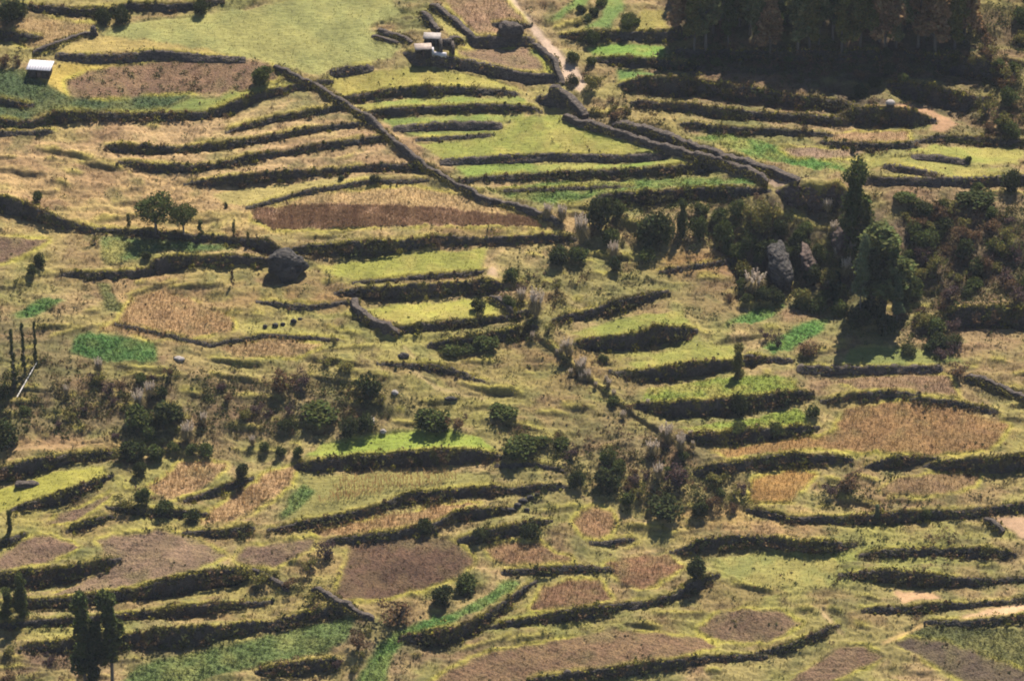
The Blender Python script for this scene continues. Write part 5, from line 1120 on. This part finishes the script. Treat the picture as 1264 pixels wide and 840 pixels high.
# white-roofed shed
p = P(50, 92); s = mpp(p); sh = empty('shed', p); sh.rotation_euler = (0, 0, R(-8)); tag(sh, 'small dark walled shed with a flat whitish sheet roof', 'shed')
W_, D_, Hh = 26 * s, 17 * s, 1.2
wl_ = [box((-W_/2+.15, 0, Hh/2-.3), (.3, D_, Hh+.6)), box((W_/2-.15, 0, Hh/2-.3), (.3, D_, Hh+.6)), box((0, D_/2-.15, Hh/2-.3), (W_-.6, .3, Hh+.6)), box((-W_*.3, -D_/2+.15, Hh/2-.3), (W_*.4-.6+.3, .3, Hh+.6)), box((W_*.3, -D_/2+.15, Hh/2-.3), (W_*.4-.3, .3, Hh+.6)), box((0, -D_/2+.15, Hh-.15), (W_*.2, .3, .3))]
bpart('wall', wl_, M_ADOBE, sh)
bpart('door', [box((0, -D_/2+.2, Hh/2-.3), (W_*.2, .08, Hh-.0))], M_WOOD, sh)
rf = []
for k in range(9):
    rf.append(box((-W_/2-.3 + (k+.5)*(W_+.6)/9, 0, Hh+.12 + (0.008 if k % 2 else 0)), ((W_+.6)/9+.01, D_+.7, .06)))
V, F, C_ = join(rf); V[:, 2] += (V[:, 1] + D_/2) * 0.10
o = mk('roof', V, F, M_ROOFW, None, None, False, None); o.parent = sh
# ruined white house
def house(u, v, wpx, dpx, hm, rz, label, roofm, ruined=False):
    p = P(u, v); s = mpp(p); h = empty('ruined_house' if ruined else 'stone_hut', p); h.rotation_euler = (0, 0, rz); tag(h, label, 'house')
    W_, D_ = wpx * s, dpx * s
    ws = [box((-W_/2+.25, 0, hm/2-.3), (.5, D_, hm+.6)), box((W_/2-.25, 0, hm/2-.4), (.5, D_, hm+.4)), box((0, D_/2-.25, hm/2-.3), (W_-1., .5, hm+.6)), box((-W_*.28, -D_/2+.25, hm/2-.3), (W_*.44-1.0+.5, .5, hm+.6)), box((W_*.28, -D_/2+.25, hm/2-.35), (W_*.44-.5, .5, hm+.5))]
    bpart('wall', ws, M_ADOBE, h)
    V, F, C_ = join([box((0, -D_*.02, hm+.12), (W_+.3, D_+.3, .16))]); V[:, 2] += (V[:, 1] + D_/2) * 0.12; o = mk('roof', V, F, roofm, None, None, False, None); o.parent = h
    bpart('door', [box((W_*.0, -D_/2+.3, hm/2-.35), (W_*.13, .08, hm-.2))], M_WOOD, h)
house(534, 54, 19, 11, 1.1, R(-4), 'upper ruined house with a whitewashed flat roof by the meadow corner', M_ROOFR, True)
house(523, 70, 19, 11, 1.05, R(6), 'lower ruined house with a brownish roof against the massive wall', plain('earth_roof', (0.24, 0.19, 0.155), 0.9, 2, 0.7, 1.25), True)
p = P(552, 62); s = mpp(p); t = empty('ruin_stump', p); tag(t, 'roofless stone ruin right of the two ruined houses', 'ruin')
bpart('wall', [box((-.9, 0, .6), (.5, 2.2, 2.2), 0.1), box((.1, .9, .5), (1.5, .45, 1.9), 0.1), box((1.0, 0, .35), (.45, 2.0, 1.5), 0.1)], M_STONE, t)
p = P(543, 71); bb = empty('white_wall', p); tag(bb, 'short whitewashed wall at the feet of the ruined houses', 'wall'); 
bpart('wall', [box((0, 0, .25), (2.0, .35, .8), -0.15), box((-1.15, .5, .55), (.35, 1.1, 1.2), 0.1)], M_ROOFW, bb)
p = P(1098, 131); hb = empty('field_hut', p); tag(hb, 'tiny white domed hut on the tan track by the wood', 'hut')
V = ICO3V[ICO3V[:, 2] > -2].copy(); V[:, 2] = np.maximum(V[:, 2], -0.1) * 0.75; o = mk('roof', V * [0.75, 0.6, 0.7] + [0, 0, 0.5], ICO3F, M_ROOFR, None, None, True); o.parent = hb
bpart('wall', [box((0, 0, .2), (1.1, .9, .7))], M_ADOBE, hb)
# leaning pale pole
p = P(22, 492); q = P(47, 452) ; V, F, C_ = tube([p + [0, 0, 0.2], (p + q) / 2 + [0, 0, 0.6], q + [0, 0, 0.9]], [0.10, 0.09, 0.07], 8)
tag(mk('pole', V, F, M_POLE, None, None, True, p), 'long pale fallen trunk leaning beside the dark columnar plants', 'log')

# ------------------------------------------------------------ faint haze over the valley
def haze(dens):
    zs = [o.location for o in (cam,)]
    lo = float(GZ.min()) - 3; ymin = min(float(GY.min()), float(CAMP[1])) - 5; ymax = float(GY.max()) + 5
    xm = float(max(abs(GX.min()), abs(GX.max()))) + 5; hi = max(float(GZ.max()) + 40, float(CAMP[2]) + 5)
    V, F, C_ = box((0, (ymin + ymax) / 2, (lo + hi) / 2), (2 * xm, ymax - ymin, hi - lo))
    m = bpy.data.materials.new('thin_haze'); m.use_nodes = True; nt = m.node_tree; nt.nodes.clear()
    out = nt.nodes.new('ShaderNodeOutputMaterial'); v = nt.nodes.new('ShaderNodeVolumePrincipled')
    v.inputs['Color'].default_value = (0.80, 0.86, 1.0, 1); v.inputs['Density'].default_value = dens; v.inputs['Anisotropy'].default_value = 0.2
    nt.links.new(v.outputs[0], out.inputs['Volume'])
    tag(mk('haze', V, F, m), 'faint haze in the valley air', None, None, 'stuff')
haze(0.00003)
